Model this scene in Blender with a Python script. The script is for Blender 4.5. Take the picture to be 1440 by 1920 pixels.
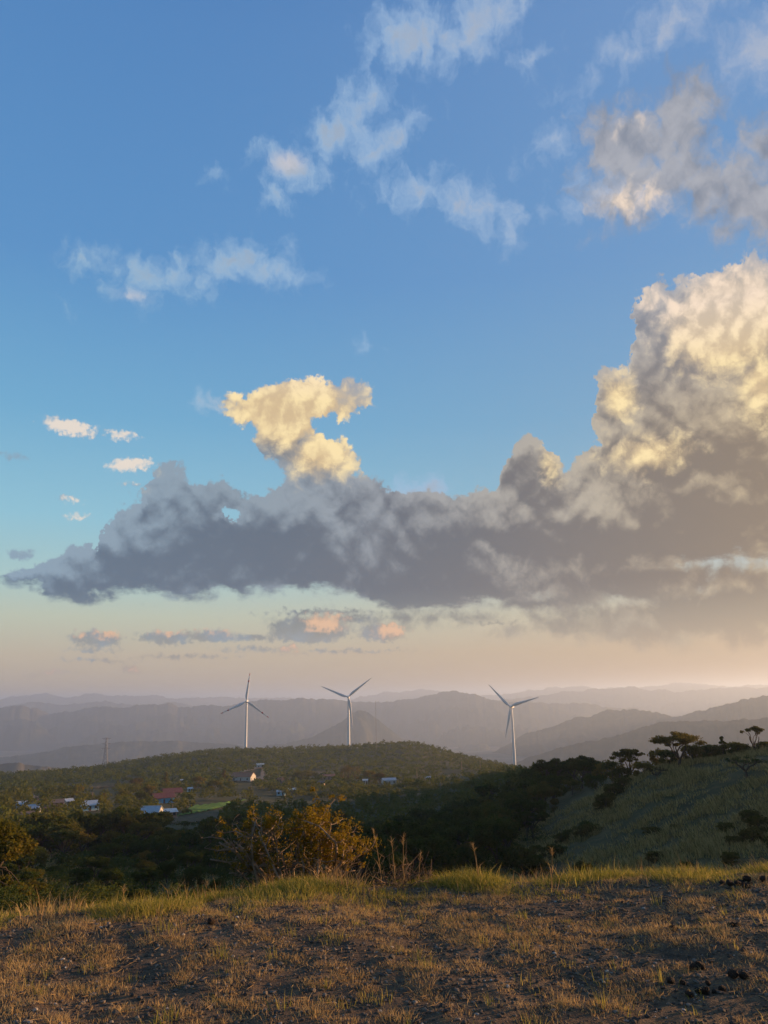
import bpy, math, random
import numpy as np

for _o in list(bpy.data.objects):
    bpy.data.objects.remove(_o)
SC = bpy.context.scene
COL = SC.collection
PI = math.pi

# ---------------------------------------------------------------- camera
F_PX, CX, CY = 1442.0, 720.0, 960.0          # focal length and centre for a 1440 x 1920 frame
EYE = np.array([0.0, 0.0, 1.6])
PITCH, ROLL = math.atan((1305.0 - CY) / F_PX), math.radians(1.0)
c_f = np.array([0.0, math.cos(PITCH), math.sin(PITCH)])
_r0 = np.array([1.0, 0.0, 0.0])
_u0 = np.array([0.0, -math.sin(PITCH), math.cos(PITCH)])
c_u = _u0 * math.cos(ROLL) + _r0 * math.sin(ROLL)
c_r = _r0 * math.cos(ROLL) - _u0 * math.sin(ROLL)
cam_data = bpy.data.cameras.new('camera')
cam_data.sensor_fit = 'VERTICAL'
cam_data.sensor_height = 24.0
cam_data.sensor_width = 18.0
cam_data.lens = 24.0 * F_PX / 1920.0
cam_data.clip_start = 0.05
cam_data.clip_end = 200000.0
cam = bpy.data.objects.new('camera', cam_data)
COL.objects.link(cam)
import mathutils
_m = mathutils.Matrix(((c_r[0], c_u[0], -c_f[0], EYE[0]), (c_r[1], c_u[1], -c_f[1], EYE[1]),
                       (c_r[2], c_u[2], -c_f[2], EYE[2]), (0, 0, 0, 1)))
cam.matrix_world = _m
SC.camera = cam


def ray(px, py):
    d = c_f * F_PX + c_r * (px - CX) + c_u * (CY - py)
    return d / np.linalg.norm(d)


def ang(px, py):
    """azimuth (right of straight ahead) and elevation in degrees of a spot in the photograph"""
    d = ray(px, py)
    return math.degrees(math.atan2(d[0], d[1])), math.degrees(math.asin(d[2]))


# ---------------------------------------------------------------- exposure and render settings
SC.view_settings.view_transform = 'Standard'
SC.view_settings.look = 'None'
SC.view_settings.exposure = 1.0
SC.view_settings.gamma = 1.0
SC.view_settings.use_curve_mapping = False
SC.render.engine = 'CYCLES'
cy = SC.cycles
cy.max_bounces = 4
cy.diffuse_bounces = 2
cy.glossy_bounces = 2
cy.transmission_bounces = 2
cy.transparent_max_bounces = 4
cy.volume_bounces = 1
cy.use_adaptive_sampling = True
cy.adaptive_threshold = 0.015
cy.use_denoising = True
cy.caustics_reflective = False
cy.caustics_refractive = False
cy.sample_clamp_indirect = 4.0

# ---------------------------------------------------------------- sun
SUN_AZ, SUN_EL = math.radians(69.0), math.radians(7.2)
sun_dir = np.array([math.sin(SUN_AZ) * math.cos(SUN_EL), math.cos(SUN_AZ) * math.cos(SUN_EL), math.sin(SUN_EL)])
sl = bpy.data.lights.new('sun', 'SUN')
sl.energy = 5.0
sl.angle = math.radians(0.6)
sl.color = (1.0, 0.59, 0.28)
sun = bpy.data.objects.new('sun', sl)
sun.rotation_euler = mathutils.Vector(-sun_dir).to_track_quat('-Z', 'Y').to_euler()
COL.objects.link(sun)

# ---------------------------------------------------------------- node helper


class NT:
    """tiny expression builder on a node tree"""

    def __init__(self, tree):
        self.t = tree

    def new(self, kind, **kw):
        n = self.t.nodes.new(kind)
        for k, v in kw.items():
            setattr(n, k, v)
        return n

    def put(self, sock, v):
        if v is None:
            return
        if isinstance(v, bpy.types.NodeSocket):
            self.t.links.new(v, sock)
        else:
            sock.default_value = v

    def m(self, op, a, b=None, c=None, clamp=False):
        n = self.new('ShaderNodeMath', operation=op, use_clamp=clamp)
        for i, v in enumerate((a, b, c)):
            self.put(n.inputs[i], v)
        return n.outputs[0]

    def v(self, op, a, b=None, c=None, out=0):
        n = self.new('ShaderNodeVectorMath', operation=op)
        for i, x in enumerate((a, b, c)):
            self.put(n.inputs[i], x)
        return n.outputs[out]

    def comb(self, x, y, z=0.0):
        n = self.new('ShaderNodeCombineXYZ')
        self.put(n.inputs[0], x); self.put(n.inputs[1], y); self.put(n.inputs[2], z)
        return n.outputs[0]

    def smooth(self, x, lo, hi, a=0.0, b=1.0, kind='SMOOTHSTEP'):
        n = self.new('ShaderNodeMapRange', interpolation_type=kind)
        self.put(n.inputs[0], x); self.put(n.inputs[1], lo); self.put(n.inputs[2], hi)
        self.put(n.inputs[3], a); self.put(n.inputs[4], b)
        return n.outputs[0]

    def mix(self, f, a, b, blend='MIX'):
        n = self.new('ShaderNodeMix', data_type='RGBA', blend_type=blend)
        self.put(n.inputs[0], f); self.put(n.inputs[6], a); self.put(n.inputs[7], b)
        return n.outputs[2]

    def noise(self, vec, scale, detail=4.0, rough=0.55, dim='2D', dist=0.0, out=0, lac=2.0):
        n = self.new('ShaderNodeTexNoise', noise_dimensions=dim)
        self.put(n.inputs['Vector'], vec)
        n.inputs['Scale'].default_value = scale
        n.inputs['Detail'].default_value = detail
        n.inputs['Roughness'].default_value = rough
        n.inputs['Lacunarity'].default_value = lac
        n.inputs['Distortion'].default_value = dist
        return n.outputs[out]

    def voro(self, vec, scale, detail=2.0, rough=0.5, dim='2D', out=0, rnd=1.0, feat='F1'):
        n = self.new('ShaderNodeTexVoronoi', voronoi_dimensions=dim, feature=feat)
        self.put(n.inputs['Vector'], vec)
        n.inputs['Scale'].default_value = scale
        if 'Detail' in n.inputs:
            n.inputs['Detail'].default_value = detail
            n.inputs['Roughness'].default_value = rough
            n.normalize = True
        n.inputs['Randomness'].default_value = rnd
        return n.outputs[out]

    def ramp(self, x, stops, interp='LINEAR'):
        n = self.new('ShaderNodeValToRGB')
        e = n.color_ramp.elements
        n.color_ramp.interpolation = interp
        while len(e) < len(stops):
            e.new(0.5)
        for el, (p, c) in zip(e, stops):
            el.position = p
            el.color = (*c[:3], 1.0)
        self.put(n.inputs[0], x)
        return n.outputs[0]

    def curve(self, x, pts):
        """piecewise curve on 0..1"""
        n = self.new('ShaderNodeFloatCurve')
        cv = n.mapping.curves[0]
        while len(cv.points) < len(pts):
            cv.points.new(0.5, 0.5)
        for p, (a, b) in zip(cv.points, pts):
            p.location = (a, b)
            p.handle_type = 'AUTO_CLAMPED'
        n.mapping.update()
        n.inputs[0].default_value = 1.0
        self.put(n.inputs[1], x)
        return n.outputs[0]


def lin(r, g, b):
    """8-bit picture colour to linear"""
    return tuple(((c / 255.0) / 12.92 if c <= 10.31 else ((c / 255.0 + 0.055) / 1.055) ** 2.4) for c in (r, g, b))


def lin4(r, g, b):
    return (*lin(r, g, b), 1.0)


# ---------------------------------------------------------------- sky with its clouds
W = bpy.data.worlds.new('World')
SC.world = W
W.use_nodes = True
W.cycles.sampling_method = 'MANUAL'
W.cycles.sample_map_resolution = 512
wt = W.node_tree
wt.nodes.clear()
n = NT(wt)
D = n.new('ShaderNodeTexCoord').outputs['Generated']
sep = n.new('ShaderNodeSeparateXYZ')
n.put(sep.inputs[0], D)
az = n.m('MULTIPLY', n.m('ARCTAN2', sep.outputs[0], sep.outputs[1]), 180.0 / PI)
el = n.m('MULTIPLY', n.m('ARCSINE', sep.outputs[2]), 180.0 / PI)

nish = n.new('ShaderNodeTexSky', sky_type='NISHITA')
nish.sun_disc = False
nish.sun_elevation = SUN_EL
nish.sun_rotation = SUN_AZ
nish.altitude = 1400.0
nish.air_density = 1.0
nish.dust_density = 1.5
nish.ozone_density = 2.0
SKY_STRENGTH = 0.08
# the air's own colour by elevation, warmer towards the sun
elf = n.m('DIVIDE', el, 60.0, clamp=True)
cool = n.ramp(elf, [(0.0, lin(186, 166, 150)), (0.05, lin(202, 186, 164)), (0.095, lin(198, 204, 184)), (0.135, lin(178, 208, 206)),
                    (0.21, lin(150, 202, 222)), (0.33, lin(118, 178, 216)), (0.5, lin(96, 152, 206)), (0.75, lin(86, 138, 196)),
                    (1.0, lin(62, 112, 178))])
warm = n.ramp(elf, [(0.0, lin(192, 156, 126)), (0.05, lin(204, 174, 142)), (0.095, lin(208, 194, 168)), (0.135, lin(190, 196, 190)),
                    (0.21, lin(150, 186, 206)), (0.33, lin(128, 172, 206)), (0.5, lin(112, 158, 206)), (0.75, lin(108, 150, 202)),
                    (1.0, lin(84, 126, 184))])
wf = n.smooth(az, -28.0, 30.0)
away = n.smooth(n.m('ABSOLUTE', n.m('SUBTRACT', az, 69.0)), 40.0, 150.0, 1.0, 0.0)
air = n.mix(n.m('MULTIPLY', wf, away), cool, warm)
nsky = n.v('SCALE', nish.outputs[0]); wt.nodes[-1].inputs['Scale'].default_value = SKY_STRENGTH
sky = n.mix(0.9, nsky, air)

# ---- clouds: outlines in azimuth / elevation, roughened by noise
P0 = n.comb(az, el, 0.0)
warp = n.v('SUBTRACT', n.noise(P0, 0.42, 5.0, 0.6, out=1), (0.5, 0.5, 0.5))
fine = n.v('SUBTRACT', n.noise(P0, 1.9, 5.0, 0.62, out=1), (0.5, 0.5, 0.5))
warp1 = n.v('MULTIPLY_ADD', warp, (2.6, 2.2, 0.0), P0)
P1 = n.v('MULTIPLY_ADD', fine, (0.9, 0.8, 0.0), warp1)
sp = n.new('ShaderNodeSeparateXYZ')
n.put(sp.inputs[0], P1)
u1, v1 = sp.outputs[0], sp.outputs[1]


def blobs(P, items):
    """largest of several soft ellipses, each (x, y, half width, half height[, turn]) as seen in the photograph"""
    acc = None
    for it in items:
        x, y, rx, ry = it[:4]
        rot = it[4] if len(it) > 4 else 0.0
        a, e = ang(x, y)
        ka = abs(ang(x + 20, y)[0] - ang(x - 20, y)[0]) / 40.0
        ke = abs(ang(x, y + 20)[1] - ang(x, y - 20)[1]) / 40.0
        hx, hy = rx * ka, ry * ke
        if rot:
            mp = n.new('ShaderNodeMapping', vector_type='TEXTURE')
            n.put(mp.inputs[0], P)
            mp.inputs[1].default_value = (a, e, 0)
            mp.inputs[2].default_value = (0, 0, math.radians(rot))
            mp.inputs[3].default_value = (hx, hy, 1)
            q = mp.outputs[0]
        else:
            q = n.v('MULTIPLY_ADD', P, (1 / hx, 1 / hy, 0), (-a / hx, -e / hy, 0))
        L = n.v('LENGTH', q, out=1)
        s = min(hx, hy)
        f = n.m('MULTIPLY_ADD', L, -s, s)
        acc = f if acc is None else n.m('SMOOTH_MAX', acc, f, 0.35)
    return acc


U0, U1, V1 = -34.0, 40.0, 50.0


def outline(u, pts):
    """a cloud edge traced as elevation over azimuth"""
    un = n.m('DIVIDE', n.m('SUBTRACT', u, U0), U1 - U0, clamp=True)
    q = []
    for x, y in pts:
        a, e = ang(x, y)
        q.append(((a - U0) / (U1 - U0), e / V1))
    q.sort()
    q = [(0.0, q[0][1])] + q + [(1.0, q[-1][1])]
    return n.m('MULTIPLY', n.curve(un, q), V1)


top = outline(u1, [(-150, 1120), (-20, 1096), (25, 1082), (60, 1064), (105, 1038), (150, 1020), (188, 1008), (200, 962), (235, 944), (268, 935),
                   (285, 890), (320, 878), (352, 888), (385, 906), (415, 915), (450, 918), (485, 925), (520, 905), (560, 885), (610, 890),
                   (650, 898), (695, 898), (722, 900), (745, 922), (775, 928), (800, 922), (850, 925), (890, 915), (925, 918), (945, 865),
                   (965, 835), (990, 822), (1020, 830), (1042, 868), (1058, 890), (1085, 865), (1110, 820), (1120, 730), (1132, 700),
                   (1160, 692), (1184, 690), (1192, 560), (1205, 538), (1240, 526), (1290, 520), (1330, 503), (1370, 485), (1440, 474),
                   (1520, 470), (1600, 560), (1700, 800), (1800, 1000)])
bot = outline(u1, [(-150, 1085), (-20, 1092), (40, 1094), (75, 1105), (90, 1124), (150, 1124), (230, 1118), (300, 1122), (400, 1116), (500, 1114),
                   (570, 1113), (650, 1120), (690, 1134), (750, 1146), (830, 1146), (900, 1140), (945, 1128), (990, 1116), (1060, 1106),
                   (1130, 1100), (1200, 1078), (1300, 1068), (1440, 1056), (1600, 1050), (1800, 1040)])
vb = n.m('MULTIPLY_ADD', n.m('SUBTRACT', n.noise(n.v('MULTIPLY', P0, (1.0, 2.2, 1.0)), 0.5, 6.0, 0.6), 0.5), 1.9, el)
bank = n.m('MINIMUM', n.m('SUBTRACT', top, v1), n.m('MULTIPLY_ADD', n.m('SUBTRACT', vb, bot), 1.15, 0.1))
PT = n.v('MULTIPLY_ADD', fine, (0.9, 0.8, 0.0), n.v('MULTIPLY_ADD', warp, (1.3, 1.1, 0.0), P0))
tower = n.m('ADD', blobs(PT, [(486, 766, 60, 32, 10), (548, 756, 66, 38), (622, 750, 66, 34, 6), (535, 815, 58, 62), (572, 860, 66, 46, -20), (626, 868, 38, 34),
                              (432, 752, 18, 11), (595, 905, 62, 30)]), 0.12)
upper = blobs(P1, [(1165, 275, 90, 85), (1265, 240, 105, 85, 20), (1230, 330, 135, 75), (1340, 345, 125, 75), (1165, 385, 70, 52), (1430, 400, 105, 72),
                   (1430, 265, 60, 50)])
PW = n.v('MULTIPLY_ADD', fine, (1.2, 0.5, 0.0), n.v('MULTIPLY_ADD', warp, (1.8, 0.8, 0.0), P0))
sheet = blobs(PW, [(720, 1160, 70, 7), (850, 1158, 110, 9), (1225, 1160, 215, 40), (1340, 1150, 190, 54), (1085, 1180, 110, 14), (1450, 1125, 150, 60), (1240, 1092, 210, 36), (1010, 1130, 90, 8)])
P2 = n.v('MULTIPLY_ADD', fine, (1.5, 0.85, 0.0), n.v('MULTIPLY_ADD', warp, (0.9, 0.5, 0.0), P0))
small = blobs(P2, [(182, 1197, 48, 16), (312, 1196, 54, 14), (398, 1192, 46, 13), (470, 1198, 46, 6), (580, 1182, 78, 26), (715, 1186, 46, 18), (640, 1160, 60, 8),
                   (600, 1148, 90, 5), (655, 1222, 80, 3.5), (470, 1217, 40, 4), (180, 1238, 40, 3), (540, 1218, 18, 7), (930, 1168, 34, 3),
                   (128, 800, 50, 15, -8), (228, 815, 28, 8), (244, 872, 38, 12, 8), (246, 906, 14, 4), (142, 968, 18, 6, 10), (134, 936, 18, 4),
                   (25, 855, 24, 5), (38, 1040, 26, 10), (178, 1218, 36, 4), (245, 1256, 13, 10), (100, 1262, 30, 4), (340, 1232, 50, 3)])
S_d = n.m('SMOOTH_MAX', n.m('MAXIMUM', bank, tower), n.m('ADD', sheet, 0.42), 0.2)
gaps = blobs(P1, [(432, 970, 34, 16), (330, 984, 30, 9), (215, 1016, 36, 10), (1300, 968, 90, 12, 8), (1360, 705, 22, 16)])
S_d = n.m('SUBTRACT', S_d, n.m('MULTIPLY', n.m('MAXIMUM', n.m('ADD', gaps, 0.25), 0.0), 3.2))
veil = blobs(warp1, [(538, 312, 62, 44), (520, 355, 24, 40), (640, 245, 80, 56, 20), (735, 262, 85, 42, 25), (690, 180, 50, 40), (790, 355, 95, 36), (885, 385, 70, 48, -30),
                     (955, 415, 30, 46), (900, 45, 130, 70, 15), (770, 70, 90, 70), (1035, 262, 58, 34, 20), (1000, 105, 30, 24), (1260, 40, 190, 56, 10),
                     (1420, 95, 90, 80), (410, 320, 16, 16), (160, 490, 42, 26), (270, 508, 90, 30), (350, 522, 90, 32), (440, 490, 80, 42, 15),
                     (510, 508, 60, 34), (575, 520, 30, 20), (248, 556, 46, 18), (1110, 360, 90, 46), (375, 752, 26, 22), (790, 935, 60, 50), (680, 640, 14, 10), (120, 570, 16, 18)])

# thickness relief: rounded billows, compared with the same billows nearer the sun and nearer the zenith
Pb = n.v('MULTIPLY_ADD', warp, (1.0, 1.0, 0.0), P0)


def billow(P):
    acc = None
    for sc, wgt, det in ((0.20, 0.58, 0.0), (0.52, 0.26, 0.0), (1.35, 0.13, 0.0), (3.2, 0.085, 1.5)):
        q = n.m('MULTIPLY', n.m('ABSOLUTE', n.m('SUBTRACT', n.noise(P, sc, det, 0.5), 0.5)), 2.6 * wgt)
        acc = q if acc is None else n.m('ADD', acc, q)
    return acc


bil = billow(Pb)
r_sun = n.m('SUBTRACT', bil, billow(n.v('ADD', Pb, (0.85, -0.05, 0.0))))
r_up = n.m('SUBTRACT', bil, billow(n.v('ADD', Pb, (0.0, 0.9, 0.0))))
soft = n.noise(n.v('MULTIPLY', Pb, (1.0, 1.7, 1.0)), 0.14, 2.5, 0.5)
hi = n.noise(Pb, 0.7, 7.0, 0.60)
hi0 = n.m('SUBTRACT', hi, 0.5)

hgt = n.m('DIVIDE', n.m('SUBTRACT', v1, bot), n.m('MAXIMUM', n.m('SUBTRACT', top, bot), 0.5), clamp=True)
edge = n.m('MULTIPLY_ADD', n.m('SUBTRACT', bil, 0.33), 1.5, n.m('MULTIPLY', hi0, 1.5))
dd = n.m('ADD', S_d, edge)
dens = n.smooth(dd, -0.14, n.smooth(hgt, 0.0, 0.3, 1.1, 0.26), 0.0, 0.985)
du = n.m('MULTIPLY_ADD', n.m('SUBTRACT', n.noise(warp1, 0.42, 7.0, 0.58), 0.5), 5.0, upper)
densU = n.smooth(du, -0.6, 1.6, 0.0, 0.95)
ds = n.m('ADD', small, n.m('MULTIPLY', n.m('SUBTRACT', n.noise(P0, 2.2, 5.0, 0.55), 0.5), 0.6))
densS = n.smooth(ds, -0.12, 0.22, 0.0, 0.94)
vv = n.m('MULTIPLY_ADD', n.m('SUBTRACT', n.noise(warp1, 0.50, 7.0, 0.6), 0.49), 4.2, veil)
densV = n.smooth(vv, -0.5, 2.0, 0.0, 0.86)

# sunlit regions of the clouds
lit = blobs(P0, [(548, 768, 165, 92), (600, 850, 90, 62), (1375, 600, 170, 115), (1160, 745, 45, 55), (1215, 850, 95, 46), (1430, 720, 60, 80), (1170, 385, 75, 46),
                 (1030, 870, 22, 40), (130, 800, 70, 24), (240, 850, 60, 60),
                 (250, 556, 40, 16), (540, 305, 40, 26), (1215, 560, 26, 40), (140, 955, 30, 30), (1180, 232, 22, 16)])
lit_s = blobs(P2, [(612, 1166, 44, 20), (735, 1182, 34, 16), (206, 1186, 30, 14), (155, 1190, 14, 8), (318, 1184, 34, 9), (388, 1178, 22, 10), (428, 1184, 14, 7), (545, 1218, 20, 9), (248, 1256, 12, 9), (100, 1262, 26, 5),
                   (130, 800, 70, 24), (240, 850, 60, 60), (140, 955, 30, 30)])
rim = n.smooth(dd, 0.1, 1.5, 1.0, 0.0)
lf = n.m('MULTIPLY_ADD', r_sun, 0.62, n.m('MULTIPLY_ADD', lit, 0.34, n.m('MULTIPLY_ADD', hi0, 0.46, n.m('MULTIPLY', r_up, 0.30))))
L = n.smooth(lf, -0.12, 0.62)
azf = n.smooth(az, -28, 28, kind='LINEAR')
shade = n.ramp(azf, [(0.0, lin(96, 116, 138)), (0.35, lin(97, 109, 126)), (0.6, lin(108, 110, 118)), (1.0, lin(138, 123, 108))])
shade = n.mix(n.smooth(el, 17.0, 30.0), shade, lin4(128, 136, 152))
shade = n.mix(n.smooth(el, 2.5, 8.0, 0.5, 0.0), shade, sky)
pale = n.ramp(azf, [(0.0, lin(140, 164, 184)), (0.3, lin(142, 158, 172)), (0.5, lin(152, 158, 166)), (1.0, lin(206, 186, 152))])
pale = n.mix(n.smooth(el, 17.0, 30.0), pale, lin4(172, 174, 182))
tone = n.m('MULTIPLY_ADD', r_up, 0.72, n.m('MULTIPLY_ADD', n.m('SUBTRACT', soft, 0.5), 1.1,
           n.m('MULTIPLY_ADD', r_sun, 0.34, n.m('MULTIPLY_ADD', rim, 0.30, n.m('MULTIPLY_ADD', hi0, 0.30, n.m('MULTIPLY', n.m('SUBTRACT', hgt, 0.5), 0.6))))))
body = n.mix(n.smooth(tone, -0.22, 0.60), shade, pale)
gold_hi = n.ramp(n.smooth(el, 2.0, 26.0, kind='LINEAR'), [(0.0, lin(244, 196, 162)), (0.25, lin(250, 206, 162)), (0.5, lin(255, 230, 176)), (0.82, lin(255, 230, 176)), (1.0, lin(250, 226, 202))])
gold_lo = n.ramp(n.smooth(el, 2.0, 26.0, kind='LINEAR'), [(0.0, lin(214, 172, 150)), (0.25, lin(222, 178, 142)), (0.5, lin(218, 190, 146)), (0.82, lin(214, 188, 148)), (1.0, lin(206, 190, 172))])
gold = n.mix(n.smooth(n.m('MULTIPLY_ADD', r_sun, 0.7, n.m('MULTIPLY_ADD', r_up, 0.6, n.m('MULTIPLY', hi0, 0.9))), -0.26, 0.34), gold_lo, gold_hi)
cloud = n.mix(L, body, gold)
veilc = n.mix(n.smooth(lit, -0.3, 0.8), n.ramp(azf, [(0.0, lin(168, 196, 214)), (0.5, lin(164, 192, 222)), (1.0, lin(160, 178, 206))]), lin4(232, 222, 216))
veilc = n.mix(n.smooth(n.m('MULTIPLY_ADD', hi0, 1.0, vv), 0.7, 2.2, 0.0, 0.75), veilc, n.mix(wf, lin4(150, 162, 174), lin4(176, 184, 200)))
s1 = n.mix(densV, sky, veilc)
cloudU = n.mix(n.m('MULTIPLY', L, 0.9), n.mix(n.smooth(tone, 0.0, 1.0), shade, pale), gold)
s1 = n.mix(densU, s1, cloudU)
LS = n.smooth(n.m('MULTIPLY_ADD', n.m('SUBTRACT', n.noise(P0, 2.2, 5.0, 0.55), 0.5), 1.3, n.m('MULTIPLY', lit_s, 1.5)), -0.2, 0.7)
cloudS = n.mix(LS, n.mix(n.smooth(tone, -0.3, 0.6), shade, pale), n.mix(n.smooth(el, 6.0, 12.0), n.mix(0.5, gold_lo, gold_hi), lin4(236, 222, 208)))
s2 = n.mix(densS, s1, cloudS)
s3 = n.mix(dens, s2, cloud)

# the rest of the sky: the same kind of broken cloud
Pg = n.v('MULTIPLY_ADD', D, (3.0, 3.0, 7.0), (3.1, 1.7, 0.0))
gn = n.noise(Pg, 1.0, 5.0, 0.58, dim='3D')
away2 = n.m('MAXIMUM', n.smooth(n.m('ABSOLUTE', n.m('SUBTRACT', az, 4.0)), 38.0, 62.0), n.smooth(el, 50.0, 62.0))
gen = n.m('MULTIPLY', n.smooth(gn, 0.52, 0.68, 0.0, 0.85), away2)
s4 = n.mix(gen, sky, lin4(150, 148, 150))

AIR = 2.0 ** -1.0          # the sky colours above are as seen; the picture is exposed one stop up
bgA = n.new('ShaderNodeBackground'); n.put(bgA.inputs[0], s3); bgA.inputs[1].default_value = AIR
bgB = n.new('ShaderNodeBackground'); n.put(bgB.inputs[0], s4); bgB.inputs[1].default_value = AIR
inside = n.m('MULTIPLY', n.m('MULTIPLY', n.m('GREATER_THAN', az, -34.0), n.m('LESS_THAN', az, 42.0)),
             n.m('MULTIPLY', n.m('GREATER_THAN', el, -1.0), n.m('LESS_THAN', el, 50.0)))
ms = n.new('ShaderNodeMixShader')
n.put(ms.inputs[0], inside)
wt.links.new(bgB.outputs[0], ms.inputs[1])
wt.links.new(bgA.outputs[0], ms.inputs[2])
wo = n.new('ShaderNodeOutputWorld')
wt.links.new(ms.outputs[0], wo.inputs[0])

# ================================================================ helpers for geometry
RNG = np.random.default_rng(7)


def vnoise(x, y, seed=0):
    """smooth value noise in -1..1 for numpy arrays"""
    x, y = np.atleast_1d(x), np.atleast_1d(y)
    xi, yi = np.floor(x).astype(np.int64), np.floor(y).astype(np.int64)
    fx, fy = x - xi, y - yi
    fx = fx * fx * fx * (fx * (fx * 6 - 15) + 10)
    fy = fy * fy * fy * (fy * (fy * 6 - 15) + 10)

    def h(a, b):
        k = (a * 374761393 + b * 668265263 + seed * 974711 + 12345) & 0xFFFFFFFF
        k = ((k ^ (k >> 13)) * 1274126177) & 0xFFFFFFFF
        k = ((k ^ (k >> 16)) * 2246822519) & 0xFFFFFFFF
        return ((k ^ (k >> 15)) & 0xFFFF) / 32767.5 - 1.0
    return ((h(xi, yi) * (1 - fx) + h(xi + 1, yi) * fx) * (1 - fy) + (h(xi, yi + 1) * (1 - fx) + h(xi + 1, yi + 1) * fx) * fy)


def fbm(x, y, octaves=4, seed=0, gain=0.5, lac=2.03):
    s, a, t = 0.0, 1.0, 0.0
    for o in range(octaves):
        s = s + a * vnoise(x, y, seed + o * 17)
        t += a
        a *= gain
        x, y = x * lac + 5.3, y * lac - 3.7
    return s / t


def mesh_np(name, verts, faces, mats=(), smooth=False, midx=None, fattr=None):
    """mesh from numpy arrays; faces is one (n, k) array or a list of such arrays"""
    me = bpy.data.meshes.new(name)
    if not isinstance(faces, (list, tuple)):
        faces = [faces]
    faces = [np.asarray(f, dtype=np.int32) for f in faces if len(f)]
    loops = np.concatenate([f.ravel() for f in faces])
    sizes = np.concatenate([np.full(len(f), f.shape[1], dtype=np.int32) for f in faces])
    starts = np.concatenate([[0], np.cumsum(sizes)[:-1]]).astype(np.int32)
    me.vertices.add(len(verts))
    me.vertices.foreach_set('co', np.asarray(verts, dtype=np.float32).ravel())
    me.loops.add(len(loops))
    me.loops.foreach_set('vertex_index', loops.astype(np.int32))
    me.polygons.add(len(sizes))
    me.polygons.foreach_set('loop_start', starts)
    for m in mats:
        me.materials.append(m)
    if midx is not None:
        me.polygons.foreach_set('material_index', np.asarray(midx, dtype=np.int32))
    me.update(calc_edges=True)
    me.polygons.foreach_set('use_smooth', np.full(len(sizes), bool(smooth)))
    if fattr:
        for k, arr in fattr.items():
            at_ = me.attributes.new(k, 'FLOAT', 'POINT')
            at_.data.foreach_set('value', np.asarray(arr, dtype=np.float32))
    return me


def link(name, data, parent=None, loc=None, rz=0.0):
    o = bpy.data.objects.new(name, data)
    COL.objects.link(o)
    if parent is not None:
        o.parent = parent
    if loc is not None:
        o.location = tuple(float(c) for c in loc)
    if rz:
        o.rotation_euler = (0, 0, rz)
    return o


def tag(o, label, cat, group=None):
    o['label'] = label
    o['category'] = cat
    if group:
        o['group'] = group
    return o


def thing(name, label, cat, loc, rz=0.0, group=None, scale=None):
    o = link(name, None, None, loc, rz)
    o.empty_display_size = 0.2
    if scale is not None:
        o.scale = scale if isinstance(scale, tuple) else (scale,) * 3
    return tag(o, label, cat, group)


def structure(o):
    o['kind'] = 'structure'
    return o


def stuff(o, label=None, cat=None):
    o['kind'] = 'stuff'
    if label:
        o['label'] = label
        o['category'] = cat
    return o


class MB:
    """collects simple solids and links them as one mesh"""

    def __init__(self):
        self.v, self.f = [], []

    def box(self, c, s, rz=0.0):
        i = len(self.v)
        cs, sn = math.cos(rz), math.sin(rz)
        for dx, dy, dz in ((-1, -1, -1), (1, -1, -1), (1, 1, -1), (-1, 1, -1), (-1, -1, 1), (1, -1, 1), (1, 1, 1), (-1, 1, 1)):
            x, y, z = dx * s[0] / 2, dy * s[1] / 2, dz * s[2] / 2
            self.v.append((c[0] + x * cs - y * sn, c[1] + x * sn + y * cs, c[2] + z))
        for q in ((0, 3, 2, 1), (4, 5, 6, 7), (0, 1, 5, 4), (1, 2, 6, 5), (2, 3, 7, 6), (3, 0, 4, 7)):
            self.f.append(tuple(i + k for k in q))
        return self

    def hexa(self, pts):
        i = len(self.v)
        self.v += [tuple(p) for p in pts]
        for q in ((0, 3, 2, 1), (4, 5, 6, 7), (0, 1, 5, 4), (1, 2, 6, 5), (2, 3, 7, 6), (3, 0, 4, 7)):
            self.f.append(tuple(i + k for k in q))
        return self

    def poly(self, pts):
        i = len(self.v)
        self.v += [tuple(p) for p in pts]
        self.f.append(tuple(range(i, i + len(pts))))
        return self

    def tube(self, pts, radii, seg=6, cap=True):
        pts = [np.asarray(p, float) for p in pts]
        i0 = len(self.v)
        for k, p in enumerate(pts):
            t = pts[min(k + 1, len(pts) - 1)] - pts[max(k - 1, 0)]
            t = t / (np.linalg.norm(t) + 1e-9)
            a = np.cross(t, (0, 0, 1.0)) if abs(t[2]) < 0.9 else np.cross(t, (1.0, 0, 0))
            a /= np.linalg.norm(a) + 1e-9
            b = np.cross(t, a)
            for j in range(seg):
                w = 2 * PI * j / seg
                self.v.append(tuple(p + radii[k] * (math.cos(w) * a + math.sin(w) * b)))
        for k in range(len(pts) - 1):
            for j in range(seg):
                a, b = i0 + k * seg + j, i0 + k * seg + (j + 1) % seg
                self.f.append((a, b, b + seg, a + seg))
        if cap:
            self.f.append(tuple(i0 + j for j in range(seg)))
            self.f.append(tuple(i0 + (len(pts) - 1) * seg + j for j in reversed(range(seg))))
        return self

    def mesh(self, name, mat, smooth=False):
        me = bpy.data.meshes.new(name)
        me.from_pydata(self.v, [], self.f)
        import bmesh
        bm = bmesh.new(); bm.from_mesh(me)
        bmesh.ops.recalc_face_normals(bm, faces=bm.faces)
        bm.to_mesh(me); bm.free()
        if mat:
            me.materials.append(mat)
        if smooth:
            me.polygons.foreach_set('use_smooth', np.full(len(me.polygons), True))
        return me

    def build(self, name, mat, parent=None, smooth=False, loc=None, rz=0.0):
        return link(name, self.mesh(name, mat, smooth), parent, loc, rz)


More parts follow.
